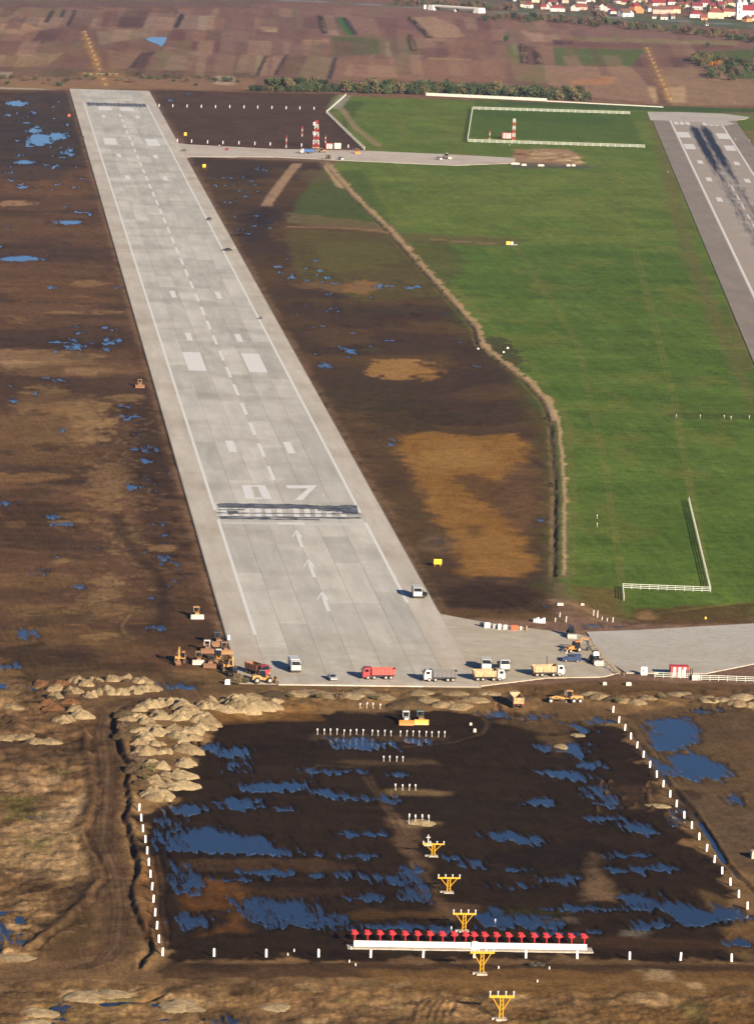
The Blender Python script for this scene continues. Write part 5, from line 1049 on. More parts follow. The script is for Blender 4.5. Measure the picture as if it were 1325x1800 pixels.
# ------------------------------------------------------------------ fences
def fence(pts, label, sp_=2.5, h=1.4, nrails=3, group=None, thick=.14, each=True, rh=.16, rm=None):
    W = [at(p[0], p[1], 0) for p in pts]; t = empty('fence', W[0]); o0 = Vector(W[0])
    pm = MB(); pm.box(0, 0, h/2, thick, thick, h); pmesh = pm.mesh('post', P_rail)
    allp = MB()
    for a, b_ in zip(W[:-1], W[1:]):
        a = Vector(a); b_ = Vector(b_); L_ = (b_-a).length; n = max(1, round(L_/sp_)); ang = math.atan2(b_.y-a.y, b_.x-a.x)
        for i in range(n+1):
            p = a+(b_-a)*i/n-o0
            if each: link_copy('post', pmesh, t, p, ang)
            else: allp.box(p.x, p.y, p.z+h/2, thick, thick, h)
        for k in range(nrails):
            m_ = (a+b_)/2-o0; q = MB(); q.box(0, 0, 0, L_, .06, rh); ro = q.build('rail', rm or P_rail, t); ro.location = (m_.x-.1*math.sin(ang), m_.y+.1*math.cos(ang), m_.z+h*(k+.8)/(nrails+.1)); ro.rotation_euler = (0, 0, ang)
    if not each: allp.build('posts', P_rail, t)['kind'] = 'stuff'
    return tag(t, label, 'fence', group)
fence([(1096, 1056), (1094, 1035), (1248, 1041), (1210, 882)], 'white rail fence with a corner standing in the near green field', 2.5, 1.6, 3)
fence([(1106, 201), (830, 192.5), (821, 250), (1132, 260)], 'white rail fence round three sides of the far grass enclosure', 5, 2.2, 3, each=False, thick=.3, rh=.25)
fence([(575, 200), (640, 263)], 'diagonal picket fence beside the far mast', 15.0, 2.3, 2, each=True, thick=.5, rh=.3, rm=P_chas)  # rails coloured dark to stand in for the white fence's cast shadow
fence([(1150, 1191), (1210, 1194)], 'short white rail fence before the striped cabin', 2.4, 1.5, 3)
fence([(1216, 1196), (1262, 1197), (1340, 1200)], 'white rail fence running right from the striped cabin', 2.4, 1.5, 3)
fence([(608, 168), (574, 198)], 'short pale fence at the far corner of the grass', 6, 1.6, 2, each=False, thick=.3)
def farwall(a, b_, h, label, n):
    A = np.array(survey(*a)); B = np.array(survey(*b_)); d = B-A; L_ = np.linalg.norm(d); t = empty('perimeter_wall', (A[0], A[1], 0), math.atan2(d[1], d[0]))
    for i in range(n):
        q = MB(); w = L_/n; q.box(w*(i+.5), 0, h/2, w-.12, .4, h); q.build('wall_panel', P_rail, t)
        q = MB(); q.box(w*i, 0, h/2+.1, .5, .6, h+.2); q.build('pillar', P_block, t)
    tag(t, label, 'wall')
farwall((749, 168), (961, 178), 2.2, 'white panel wall along the far hedge', 24); farwall((961, 178.5), (1165, 189), .8, 'lower pale wall between hedge and old runway', 30)

# ------------------------------------------------------------------ striped cabin and gate by the taxiway
def cabin(w, d, h, mts, n, label, px, py, rz, sc=1):
    t = empty('equipment_cabin'); 
    for i in range(n):
        q = MB(); q.box(-w/2+w*(i+.5)/n, 0, h/2, w/n-.004, d, h); q.build('wall_panel', mts[i % len(mts)], t)
    q = MB(); q.box(0, 0, h+.06, w+.3, d+.3, .14); q.build('roof', P_mred if len(mts) > 1 else P_block, t)
    q = MB(); q.box(w*.2, -d/2-.03, h*.4, .8, .06, h*.7); q.build('door', P_block, t)
    return put(t, px, py, rz, label, 'cabin')
cabin(4.6, 2.6, 2.7, [P_mred, P_mwht], 7, 'red and white striped cabin on the taxiway edge', 1192, 1189, 0)
cabin(4.2, 3, 3.2, [P_mred, P_mwht], 6, 'red and white striped cabin at the foot of the far mast', 578, 261, 0); cabin(4.2, 3, 3.4, [P_cream], 1, 'plain cream cabin beside the far striped cabin', 593, 261, 0)
cabin(6.5, 3, 3.6, [P_mred, P_mwht], 7, 'red and white striped cabin inside the grass enclosure', 890, 243, 0)
g = empty('gate_panel'); q = MB(); q.prism([(-.85, .0), (.85, 0), (.85, 2.0), (.6, 2.2), (-.6, 2.2), (-.85, 2.0)], -.12, .12); q.build('panel', P_post, g); q = MB(); q.box(-.2, -.14, 1.2, .5, .06, .4); q.build('sign_plate', P_chas, g); q = MB(); q.box(0, 0, .1, 1.6, .9, .3); q.build('foot', P_pad, g)
put(g, 1131, 1187, 0, 'upright white board with a dark mark left of the rail fence', 'board')
g = empty('barrier'); q = MB(); q.box(0, 0, .75, 2.0, .14, 1.5); q.build('board', P_block, g); 
for s_ in (-.8, .8): q = MB(); q.box(s_, 0, .3, .16, .7, .6); q.build('leg', P_block, g)
put(g, 1222, 1196, 0, 'pale board barrier right of the striped cabin', 'barrier')
for i, x in enumerate((1212, 1215.5)):
    g = empty('dark_pole'); q = MB(); q.tube((0, 0, 0), (0, 0, 2.6), .14, n=8); q.build('pole', P_chas, g); q = MB(); q.box(0, 0, .1, .6, .6, .2); q.build('foot', P_pad, g)
    put(g, x, 1193, 0, 'dark pole beside the striped cabin, %s one' % ('left' if i == 0 else 'right'), 'pole')
g = empty('dark_pole'); q = MB(); q.tube((0, 0, 0), (0, 0, 4.4), .13, .09, n=8); q.build('pole', P_chas, g); q = MB(); q.box(0, 0, .1, .7, .7, .2); q.build('foot', P_pad, g); put(g, 960, 1182, 0, 'tall thin dark pole behind the sand coloured tipper lorry', 'pole')

# ------------------------------------------------------------------ masts
def mast(H, w0, w1, nseg, boxes, label, px, py):
    t = empty('lattice_mast')
    for i in range(nseg):
        z0, z1 = H*i/nseg, H*(i+1)/nseg; a = w0+(w1-w0)*i/nseg; b_ = w0+(w1-w0)*(i+1)/nseg; q = MB()
        c0 = [(-a, -a), (a, -a), (a, a), (-a, a)]; c1 = [(-b_, -b_), (b_, -b_), (b_, b_), (-b_, b_)]
        for k in range(4):
            q.tube((*c0[k], z0), (*c1[k], z1), .15, n=5); q.tube((*c0[k], z0), (*c1[(k+1) % 4], z1), .09, n=4); q.tube((*c0[(k+1) % 4], z0), (*c1[k], z1), .09, n=4); q.tube((*c1[k], z1), (*c1[(k+1) % 4], z1), .09, n=4)
        q.build('mast_section', (P_mred, P_mwht)[i % 2], t)
    for z in boxes:
        q = MB(); q.box(-1.3, 0, z, 1.6, 1.2, 2.2); q.build('antenna_box', P_mwht, t)
    q = MB(); q.box(0, 0, .15, w0*2.6, w0*2.6, .3); q.build('footing', P_pad, t)
    put(t, px, py, 0, label, 'mast')
mast(17.5, 2.0, .8, 7, (15.5, 9.5), 'tall red and white lattice mast by the far link road', 555, 260)
mast(14.5, .9, .7, 6, (), 'red and white lattice mast inside the grass enclosure', 902, 247)
for px, py, H, nm in ((503, 260, 8, 'shorter thin red and white pole left of the big mast'), (531, 240, 7, 'thin pale pole standing in the brown field behind the big mast'), (860, 247, 7, 'thin pale pole left of the enclosure cabin'), (572, 251, 5, 'thin pale pole just behind the striped far cabin')):
    t = empty('thin_mast')
    for i in range(4):
        q = MB(); q.tube((0, 0, H*i/4), (0, 0, H*(i+1)/4), .22, n=6); q.build('mast_section', (P_mwht, P_mred)[i % 2], t)
    put(t, px, py, 0, nm, 'pole')

# ------------------------------------------------------------------ signs, blocks, site clutter
def board(px, py, w, h, rz, label):
    t = empty('sign_board'); q = MB(); q.box(0, 0, .7+h/2, w, .12, h); q.build('panel', P_signy, t)
    for s_ in (-1, 1): q = MB(); q.box(s_*w*.35, .1, .4, .12, .12, .9); q.build('leg', P_tbar, t)
    put(t, px, py, rz, label, 'sign')
board(769, 996, 2.3, 1.5, 0, 'yellow sign board on the mud by the ochre patch'); board(326, 240, 1.8, 2.0, 20, 'small yellow sign board above the far link road'); board(359, 296, 2.0, 1.8, 20, 'small yellow sign board below the far link road')
t = empty('equipment_box'); q = MB(); q.box(-1, 0, .95, 2.0, 1.5, 1.4); q.build('yellow_box', P_signy, t); q = MB(); q.box(1, 0, .85, 1.0, 1.2, 1.4); q.build('white_box', P_post, t); q = MB(); q.box(.6, -.4, .1, 6, 4, .3); q.build('pad', P_pad, t)
put(t, 896, 430, 0, 'yellow and white equipment boxes on a pad in the grass', 'equipment box')
def crate(px, py, w, d, h, mt, label, cat='block', nm='concrete_block', rz=0, group=None):
    t = empty(nm); q = MB(); q.prism([(-w/2, 0), (w/2, 0), (w/2*.94, h), (-w/2*.94, h)], -d/2, d/2, .04); q.build('body', mt, t); q = MB(); q.box(0, 0, h+.03, w*.8, d*.8, .07); q.build('lid', mt, t)
    put(t, px, py, rz, label, cat, group)
crate(892, 613, .8, .7, .6, P_post, 'small white box in the grass edge near the bend of the dirt road', 'box', 'equipment_box')
crate(885, 620, .7, .6, .5, P_post, 'white box on the dirt road bend', 'box', 'equipment_box'); crate(840, 614, .7, .6, .5, P_post, 'white box at the ditch side of the road bend', 'box', 'equipment_box')
for i, (x, y, w, h, mt, l) in enumerate([(846, 1101, .8, 1.0, P_dark, 'dark bin at the left end of the roadside clutter'), (855, 1103, 1.6, 1.3, P_post, 'white tank in the roadside clutter'), (870, 1104, 1.4, 1.0, P_steel, 'grey metal crate in the roadside clutter'), (877.5, 1106, .7, 1.4, P_post, 'tall narrow white drum in the roadside clutter'), (887, 1106, 1.2, 1.2, P_steel, 'pale crate left of the orange barrier'), (893, 1106, .7, .7, P_dark, 'small dark box touching the orange barrier'), (904, 1107, 2.0, 1.2, P_orange2, 'orange plastic barrier in the roadside clutter'), (915, 1107, .6, .9, P_block, 'small pale drum right of the orange barrier'), (924, 1108, .5, 1.2, P_plank, 'short wooden stub at the right end of the roadside clutter')]):
    crate(x, y, w, .9, h, mt, l, 'clutter', 'site_crate', random.uniform(-20, 20))
for i in range(6): crate(938.5+i*3.4, 1094+.3*i-abs(i-2.5)*.2, .55, 1.2, .9+.5*((i*7) % 3)/2, P_post, 'upright white block, %s from left in the pale block cluster by the ditch' % nth(i), 'block', 'concrete_block', 0, 'pale block cluster')
for i, (x, y, w, l) in enumerate([(905, 289, 7, 'widest pale slab pile at the far road end'), (920, 291, 4, 'second pale slab from the left at the far road end'), (950, 292, 5, 'brightest pale slab at the far road end'), (998, 292, 3, 'small pale slab near the mound at the far road end'), (1007, 292, 3, 'last pale slab beside the mound at the far road end')]):
    crate(x, y, w*.8, 3, 1.1, P_block, l, 'slab pile', 'slab_pile')
crate(1104, 1205, 1.4, 1, .8, P_block, 'pale block on the bank below the taxiway corner'); crate(1062, 1204, 1, 1, .7, P_block, 'small pale block on the bank behind the motor grader'); crate(400, 1203, 1.3, .8, 1.2, P_post, 'white box below the machine park', 'box', 'equipment_box')
crate(402, 1124, .7, .7, 1.2, paintm('pale_cyan', (190, 220, 222), .4, .1), 'pale round-topped tank at the runway edge behind the machines', 'tank', 'water_tank'); crate(827, 1275, .6, .6, .6, P_block, 'upper of two pinkish stones right of the bulldozers', 'stone', 'stone'); crate(834, 1287, .7, .7, .8, P_block, 'lower of two pinkish stones right of the bulldozers', 'stone', 'stone')
crate(1023, 1064, 1, .8, .5, P_block, 'pale slab where the dirt path leaves the field', 'slab', 'slab_pile'); crate(984, 1064, 1.8, 1.2, .6, P_block, 'pale stone heap at the ditch end', 'stone', 'stone'); crate(458, 561, 1.3, 1, 1, P_dark, 'small dark bin on the runway shoulder', 'bin', 'dark_bin'); crate(122, 205, 2, 2, 1.8, P_redbody, 'reddish bin left of the far runway end', 'bin', 'dark_bin'); crate(1330, 1508, 2.8, 2.0, 1.5, paintm('pale_rock', (214, 190, 160), .9, .2), 'large pale boulder cut by the right picture edge', 'boulder', 'boulder')
t = empty('wind_meter'); q = MB(); q.box(0, 0, .5, 1.8, 1.2, .5); q.build('base_frame', P_steel, t); q = MB(); q.tube((0, 0, .5), (0, 0, 2.6), .09, n=6); q.build('stem', P_post, t); q = MB(); q.box(0, 0, 2.0, .9, .12, .12); q.build('arm', P_post, t); put(t, 752, 1488, 0, 'grey instrument stand with short mast behind the farthest yellow mast', 'instrument')
for i, (x, y) in enumerate([(870, 1620), (793, 1633), (617, 1669), (506, 1680), (517, 1673), (614, 1692), (625, 1698), (876, 1703), (965, 1704), (944, 1727)]):
    crate(x, y, .24, .24, .5, P_stake, 'tiny pale peg in the mud around the antenna row', 'peg', 'peg', 0, 'scattered pegs')
tyre = MB()
for k in range(12):
    a = 2*math.pi*k/12; b_ = 2*math.pi*(k+1)/12; tyre.tube((.75*math.cos(a), .75*math.sin(a), .3), (.75*math.cos(b_), .75*math.sin(b_), .3), .3, n=6)
tm = tyre.mesh('tyre', P_tyre)
for i, x in enumerate((936, 948)):
    t = empty('old_tyre'); link_copy('tread', tm, t); q = MB(); q.tube((0, 0, .1), (0, 0, .22), .5, n=10); q.build('hub', P_chas, t); put(t, x, 1698, 0, 'old black tyre lying below the antenna row, %s one' % ('left' if i == 0 else 'right'), 'tyre')
# rough stake barrier across the taxiway corner and old planks by the path
BAR = [(1037, 1128), (1042, 1137), (1047, 1146), (1052, 1152), (1057, 1160), (1062, 1166), (1068, 1172), (1074, 1177), (1082, 1184), (1088, 1187), (1094, 1189)]
t = empty('stake_barrier', at(*BAR[0])); o0 = t.location.copy()
for i, (x, y) in enumerate(BAR):
    for j in range(2):
        p = Vector(at(x+random.uniform(-2, 2), y+random.uniform(-1.5, 1.5)))-o0; q = MB(); q.tube((0, 0, 0), (random.uniform(-.3, .3), random.uniform(-.2, .2), random.uniform(.9, 2.0)), .09, n=5); o = q.build('stake', P_plank, t); o.location = p
for a, b_ in zip(BAR[:-1], BAR[1:]):
    pa = Vector(at(*a))-o0; pb = Vector(at(*b_))-o0; q = MB(); q.tube(pa+Vector((0, 0, .7)), pb+Vector((0, 0, random.uniform(.3, 1.0))), .08, n=5); q.build('rail', P_plank, t)
tag(t, 'ragged barrier of wooden stakes across the taxiway corner', 'barrier')
for i, (x, y, h) in enumerate([(1042, 1083, 1.6), (1049, 1086, 1.9), (1057, 1090, .8), (1066, 1092, .8), (1076, 1094, 1.3), (983, 1085, 1.2), (975, 1093, 1.0), (994, 1094, 1.6)]):
    t = empty('fence_post'); q = MB(); q.tube((0, 0, 0), (.1, 0, h), .16, n=6); q.build('stem', P_block, t); q = MB(); q.tube((.1, 0, h), (.1, 0, h+.1), .12, n=6); q.build('cap', P_post, t); put(t, x, y, 0, 'short weathered post by the ditch path, %s counted along the water' % nth(i), 'post', 'weathered posts by the ditch path')

# ------------------------------------------------------------------ people
P_vest = paintm('hi_vis_vest', (206, 226, 60), .6, .05); P_trous = paintm('dark_trousers', (40, 44, 58), .8, .1); P_skin = paintm('skin', (206, 160, 132), .6, 0); P_hair = paintm('dark_hair', (40, 30, 26), .8, 0)
def person(px, py, rz, label, top):
    t = empty('person')
    V = [(0, 0, .95), (0, 0, 1.2), (0, 0, 1.42), (0, 0, 1.52), (0, .01, 1.62), (0, .01, 1.76), (.1, 0, .9), (.12, .02, .5), (.12, -.02, .07), (.12, .16, .04), (-.1, 0, .9), (-.13, -.05, .5), (-.14, -.12, .07), (-.14, .06, .04), (.19, 0, 1.4), (.26, 0, 1.12), (.24, .12, .9), (-.19, 0, 1.4), (-.27, .02, 1.12), (-.24, .14, .92)]
    E_ = [(0, 1), (1, 2), (2, 3), (3, 4), (4, 5), (0, 6), (6, 7), (7, 8), (8, 9), (0, 10), (10, 11), (11, 12), (12, 13), (2, 14), (14, 15), (15, 16), (2, 17), (17, 18), (18, 19)]
    rad = [.16, .15, .16, .06, .09, .075, .1, .075, .05, .045, .1, .075, .05, .045, .075, .055, .04, .075, .055, .04]
    me = bpy.data.meshes.new('body'); me.from_pydata(V, E_, []); o = bpy.data.objects.new('body', me); COL.objects.link(o); o.parent = t
    for m_ in (top, P_trous, P_skin): me.materials.append(m_)
    sk = o.modifiers.new('skin', 'SKIN'); 
    if not me.skin_vertices: 
        bm = bmesh.new(); bm.from_mesh(me); bm.verts.layers.skin.verify(); bm.to_mesh(me); bm.free()
    for i, r in enumerate(rad): me.skin_vertices[0].data[i].radius = (r, r)
    me.skin_vertices[0].data[0].use_root = True
    ss = o.modifiers.new('sub', 'SUBSURF'); ss.levels = 1; ss.render_levels = 1
    dg = bpy.context.evaluated_depsgraph_get(); ev = bpy.data.meshes.new_from_object(o.evaluated_get(dg)); o.modifiers.clear(); o.data = ev
    ev.materials.clear()
    for m_ in (top, P_trous, P_skin): ev.materials.append(m_)
    for p in ev.polygons: z = p.center.z; p.material_index = 2 if z > 1.5 else (1 if z < .93 and abs(p.center.x) < .2 else 0)
    q = MB(); q.tube((0, -.02, 1.74), (0, -.02, 1.86), .11, .06, n=8); q.build('hair', P_hair, t)
    put(t, px, py, rz, label, 'person')
person(407.5, 441, 90, 'person in yellow vest standing next to the dark car', P_vest); person(412, 440, 60, 'person in yellow vest nearest the runway edge', P_vest); person(1239, 1094, 180, 'person in yellow jacket at the grass edge above the taxiway', P_signy); person(386, 259, 0, 'person in white standing on the edge of the far link road', P_post)

# ------------------------------------------------------------------ heaps of dumped soil
def heapm(name, srgb):
    m, nt, b = mat_base(name); N = nt.nodes.new; L = nt.links.new
    g = N('ShaderNodeNewGeometry'); n = N('ShaderNodeTexNoise'); n.inputs['Scale'].default_value = .9; n.inputs['Detail'].default_value = 9; n.inputs['Roughness'].default_value = .78; L(g.outputs['Position'], n.inputs['Vector'])
    rp = N('ShaderNodeValToRGB'); rp.color_ramp.elements[0].position = .36; rp.color_ramp.elements[1].position = .62
    rp.color_ramp.elements[0].color = (*[v*.55 for v in alb(srgb)], 1); rp.color_ramp.elements[1].color = (*[v*1.1 for v in alb(srgb)], 1)
    L(n.outputs['Fac'], rp.inputs['Fac']); L(rp.outputs[0], b.inputs['Base Color']); b.inputs['Roughness'].default_value = .95; b.inputs['Specular IOR Level'].default_value = .1
    bp = N('ShaderNodeBump'); bp.inputs['Strength'].default_value = 1.0; bp.inputs['Distance'].default_value = .6; L(n.outputs['Fac'], bp.inputs['Height']); L(bp.outputs[0], b.inputs['Normal']); return m
H_pale = heapm('heap_pale', (184, 160, 122)); H_mid = heapm('heap_mid', (162, 138, 104)); H_red = heapm('heap_reddish', (128, 90, 60)); H_dk = heapm('heap_dark', (98, 80, 58))
def heap_mesh(seed, mt):
    """rounded dump of loose soil with lobes, slumps and clods"""
    nr, ns = 12, 30; r_ = random.Random(seed); ph = [r_.uniform(0, 6.28) for _ in range(6)]; off = seed*13.7
    lob = [(r_.uniform(-.4, .4), r_.uniform(-.4, .4), r_.uniform(.7, .98), r_.uniform(.6, .85)) for _ in range(3)]; vs = []; fs = []
    for i in range(nr+1):
        for k in range(ns):
            a = 2*math.pi*k/ns; f = i/nr; rr = f*(1+.16*math.sin(2*a+ph[0])+.10*math.sin(3*a+ph[1])+.07*math.sin(5*a+ph[2])); x, y = rr*math.cos(a), rr*math.sin(a)
            z = .72*max(0, 1-f**2.0)
            for lx, ly, lh, lr in lob: z = max(z, lh*math.exp(-((x-lx)**2+(y-ly)**2)/lr**2*1.6)*(1-f**4))
            z += .15*float(fbm(np.array([x*3.4+off]), np.array([y*3.4]), 4, 5)[0])*(1-f**3)
            vs.append((x, y, z if i < nr else -.3))
    for i in range(nr):
        for k in range(ns): a = i*ns; fs.append((a+k, a+ns+k, a+ns+(k+1) % ns, a+(k+1) % ns))
    mb = MB(); mb.add(vs, fs); me = mb.mesh('soil_heap', mt); me.polygons.foreach_set('use_smooth', [True]*len(me.polygons)); return me
HM = {mt.name: [heap_mesh(s+7*i_, mt) for s in range(5)] for i_, mt in enumerate((H_pale, H_mid, H_red, H_dk))}
def heap(px, py, rx, h, mt, label, group, ry=None):
    o = bpy.data.objects.new('soil_heap', random.choice(HM[mt.name])); COL.objects.link(o)
    x, y, z = at(px, py, 0); HEAPS.append((label, px, o)); o.location = (x, y, z); o.scale = (rx, ry or rx*1.2, h); o.rotation_euler = (0, 0, random.uniform(0, 6.28)); tag(o, label, 'soil heap', group)
Z5 = .3623
HEAPS = []
for zx, zy in [(270, 130), (370, 95), (460, 90), (550, 85), (610, 88), (690, 95), (745, 135), (650, 145), (530, 145), (440, 165), (360, 145), (590, 150), (480, 150), (270, 170), (310, 285), (370, 235), (400, 265), (700, 135), (420, 110)]:
    heap(zx*Z5+random.uniform(-8, 8), 1160+zy*Z5+6, random.uniform(1.0, 1.7), random.uniform(.8, 1.2), random.choice([H_pale, H_mid, H_dk]), 'pale soil heap in the upper left arc, ', 'pale heaps of the upper left arc')
    heap(zx*Z5, 1160+zy*Z5+4, random.uniform(1.9, 2.7), random.uniform(1.3, 2.0), random.choice([H_pale, H_mid, H_mid]), 'pale soil heap in the upper left arc, ', 'pale heaps of the upper left arc')
for zx, zy in [(200, 105), (290, 105), (265, 225), (230, 200), (340, 190)]:
    heap(zx*Z5, 1160+zy*Z5+4, 2.2, 1.3, H_red, 'reddish soil heap at the left of the heap field, ', 'reddish heaps at the left')
for zx, zy in [(180, 395), (80, 380), (240, 385), (130, 370), (60, 230), (20, 380)]:
    heap(zx*Z5, 1160+zy*Z5, 2.6, 1.0, H_mid, 'low worn heap at the left picture edge, ', 'low heaps at the left edge')
for zx, zy in [(700, 220), (760, 210), (830, 200), (900, 210), (980, 220), (1050, 200), (1100, 230), (1160, 205), (1210, 225), (1260, 200), (1310, 205), (940, 235), (1010, 190), (1130, 190), (690, 270), (790, 260), (870, 265), (960, 290), (990, 310), (640, 270), (730, 300), (680, 335), (780, 335), (920, 340), (840, 320), (660, 400), (760, 395), (870, 375), (720, 440), (800, 440), (880, 430), (770, 500), (890, 490), (780, 550), (890, 550), (850, 605), (760, 600), (780, 655), (910, 390), (700, 370), (900, 590), (740, 650)]:
    for q_ in range(3):
        r_ = random.choice([1.1, 1.4, 1.7, 2.0, 2.3, 2.8])*random.uniform(.9, 1.1)
        heap(zx*Z5+random.uniform(-11, 11), 1160+zy*Z5+5+random.uniform(-5, 5), r_, r_*random.uniform(.55, .8), random.choice([H_pale, H_pale, H_mid]), 'tall pale soil heap along the haul road, ', 'pale heaps along the haul road', r_*random.uniform(.8, 1.7))
for zx, zy in [(600, 255), (620, 310), (600, 360), (700, 480), (690, 540), (700, 590), (650, 520)]:
    heap(zx*Z5, 1160+zy*Z5+4, 2.3, 1.5, H_dk, 'dark scrubby heap beside the haul road, ', 'dark heaps beside the haul road')
for x, y, r, h in [(715, 1238, 4.2, 1.5), (752, 1232, 3, 1.1), (782, 1240, 3, 1.2), (805, 1242, 3.4, 1.3), (835, 1230, 3, 1.0), (670, 1226, 3.5, .9), (620, 1224, 3.5, .9), (570, 1222, 3.5, .9), (520, 1220, 3.5, 1.0), (480, 1222, 3.5, 1.1), (440, 1226, 3.2, 1.2), (545, 1215, 3, .7), (640, 1216, 3, .7), (740, 1218, 3, .8), (800, 1220, 3, .8), (860, 1220, 3, .7)]:
    heap(x, y, r, h, random.choice([H_pale, H_mid, H_mid, H_dk]), 'soil heap along the foot of the runway end, ', 'heaps along the runway end')
for x, y in [(1055, 1226), (1075, 1230), (1098, 1232), (1118, 1235), (1140, 1228), (1165, 1226), (1195, 1222), (1222, 1226), (1245, 1230), (1270, 1232), (1295, 1236), (1320, 1240), (1040, 1222), (1305, 1226), (1340, 1246)]:
    heap(x, y, random.uniform(2.2, 3.2), random.uniform(.9, 1.4), random.choice([H_mid, H_mid, H_dk, H_pale]), 'soil heap below the right taxiway, ', 'heaps below the right taxiway')
heap(740, 1447, 3.2, 1.0, H_pale, 'low pale sand mound around four tall stakes in the basin', 'single mounds', 3)
heap(1015, 1293, 1.8, .5, H_pale, 'small pale mound in the puddles below the motor grader', 'single mounds'); heap(985, 1312, 2, .5, H_pale, 'flat pale mound at the left of the puddles below the motor grader', 'single mounds'); heap(1155, 1417, 2.2, .5, H_pale, 'flat pale mound just left of the right post row', 'single mounds')
for x, y, r, h in [(70, 1780, 3, .8), (150, 1752, 3.5, .9), (200, 1748, 3, .8), (310, 1768, 3.5, .9), (340, 1775, 2.5, .7), (30, 1684, 3, .6), (60, 1800, 3, .8), (480, 1772, 3, .6)]:
    heap(x, y, r, h, H_pale, 'low pale mound at the bottom left edge, ', 'mounds at the bottom left')
for x, y in [(915, 272), (930, 271), (945, 270), (960, 270), (975, 270), (990, 272), (1005, 278), (1012, 286), (940, 278), (965, 278), (985, 282)]:
    heap(x, y, random.uniform(5, 7), random.uniform(1.2, 1.8), H_mid if x > 1000 else H_red if x < 930 else H_mid, 'brown heap closing the far link road, ', 'heaps at the far road end')

for l in sorted({a[0] for a in HEAPS if a[0].endswith(', ')}):
    for i, (_, px, o) in enumerate(sorted([a for a in HEAPS if a[0] == l], key=lambda a: a[1])): o['label'] = l+nth(i)+' from the left'

# ------------------------------------------------------------------ trees and bushes
def leafm(name, srgb, srgb2):
    m, nt, b = mat_base(name); N = nt.nodes.new; L = nt.links.new
    oi = N('ShaderNodeObjectInfo'); g = N('ShaderNodeNewGeometry'); n = N('ShaderNodeTexNoise'); n.inputs['Scale'].default_value = .35; n.inputs['Detail'].default_value = 3; L(g.outputs['Position'], n.inputs['Vector'])
    a = N('ShaderNodeMath'); a.operation = 'MULTIPLY_ADD'; L(oi.outputs['Random'], a.inputs[0]); a.inputs[1].default_value = .6; L(n.outputs['Fac'], a.inputs[2])
    s = N('ShaderNodeMath'); s.operation = 'SUBTRACT'; L(a.outputs[0], s.inputs[0]); s.inputs[1].default_value = .3; s.use_clamp = True
    mx = N('ShaderNodeMix'); mx.data_type = 'RGBA'; L(s.outputs[0], mx.inputs['Factor']); mx.inputs['A'].default_value = (*alb(srgb), 1); mx.inputs['B'].default_value = (*alb(srgb2), 1)
    L(mx.outputs['Result'], b.inputs['Base Color']); b.inputs['Roughness'].default_value = .8; b.inputs['Specular IOR Level'].default_value = .1; return m
L_dark = leafm('foliage_dark', (66, 80, 54), (92, 98, 64)); L_olive = leafm('foliage_olive', (96, 92, 62), (124, 108, 76)); L_bare = leafm('foliage_brown', (104, 84, 70), (128, 104, 84)); L_or = leafm('foliage_orange', (206, 140, 50), (190, 110, 40))
P_bark = paintm('bark', (84, 70, 58), .9, .2)
def crown_mesh(seed, mt, n=420, bush=False):
    r_ = random.Random(seed); cl = [(r_.uniform(-.55, .55), r_.uniform(-.55, .55), r_.uniform(.25 if not bush else .1, .8), r_.uniform(.28, .45)) for _ in range(9)]+[(0, 0, .55, .5)]
    mb = MB()
    for i in range(n):
        cx_, cy_, cz_, cr = r_.choice(cl); v = Vector((r_.gauss(0, 1), r_.gauss(0, 1), r_.gauss(0, 1))).normalized()*cr*(r_.random()**.4)
        p = Vector((cx_, cy_, cz_))+Vector((v.x, v.y, v.z*.75)); p.z = max(p.z, .02)
        a = Vector((r_.gauss(0, 1), r_.gauss(0, 1), r_.gauss(0, 1))).normalized(); b_ = a.orthogonal().normalized(); s_ = r_.uniform(.05, .11)
        mb.add([p+a*s_, p+b_*s_, p-a*s_*.8, p-b_*s_], [(0, 1, 2, 3)])
    return mb.mesh('crown', mt, False)
CR = {k: [crown_mesh(s+ord(k[0]), mt) for s in range(4)] for k, mt in (('dark', L_dark), ('olive', L_olive), ('bare', L_bare), ('orange', L_or))}
tk = MB(); tk.tube((0, 0, -.1), (.02, 0, .45), .05, .03, n=7); tk.tube((.02, 0, .42), (.25, .1, .75), .025, .01, n=5); tk.tube((.02, 0, .4), (-.22, -.12, .7), .025, .01, n=5); tk.tube((.02, 0, .4), (.02, .2, .8), .02, .008, n=5)
TRUNK = tk.mesh('trunk', P_bark)
def tree(px, py, h, kind, label, group, nm='tree', wide=1.0):
    x, y = survey(px, py); t = empty(nm, (x, y, 0), random.uniform(0, 6.28)); w = h*random.uniform(.55, .8)*wide; t.scale = (w, w, h)
    link_copy('trunk', TRUNK, t); link_copy('crown', random.choice(CR[kind]), t); tag(t, label, 'tree' if nm == 'tree' else 'bush', group)
def line_y(pts, x): return float(np.interp(x, [p[0] for p in pts], [p[1] for p in pts]))
HB = [(440, 163), (560, 163), (650, 166), (750, 168), (900, 174), (1050, 180)]
i = 0; x = 442
while x < 1046:
    lo = 1.0 if x > 520 else .7
    tree(x, line_y(HB, x)-2+random.uniform(-1, 1), random.uniform(6, 9.5)*lo, random.choice(['dark', 'dark', 'dark', 'olive']), 'tree in the front of the long dark hedge, %s from the left' % nth(i), 'front trees of the long hedge', wide=1.1); i += 1; x += random.uniform(7, 11)
i = 0; x = 470
while x < 1020:
    if not (575 < x < 640 and random.random() < .5): tree(x, line_y(HB, x)-9+random.uniform(-2, 2), random.uniform(7, 10), random.choice(['dark', 'dark', 'olive']), 'tree at the back of the long dark hedge, %s from the left' % nth(i), 'back trees of the long hedge', wide=1.1); i += 1
    x += random.uniform(10, 15)
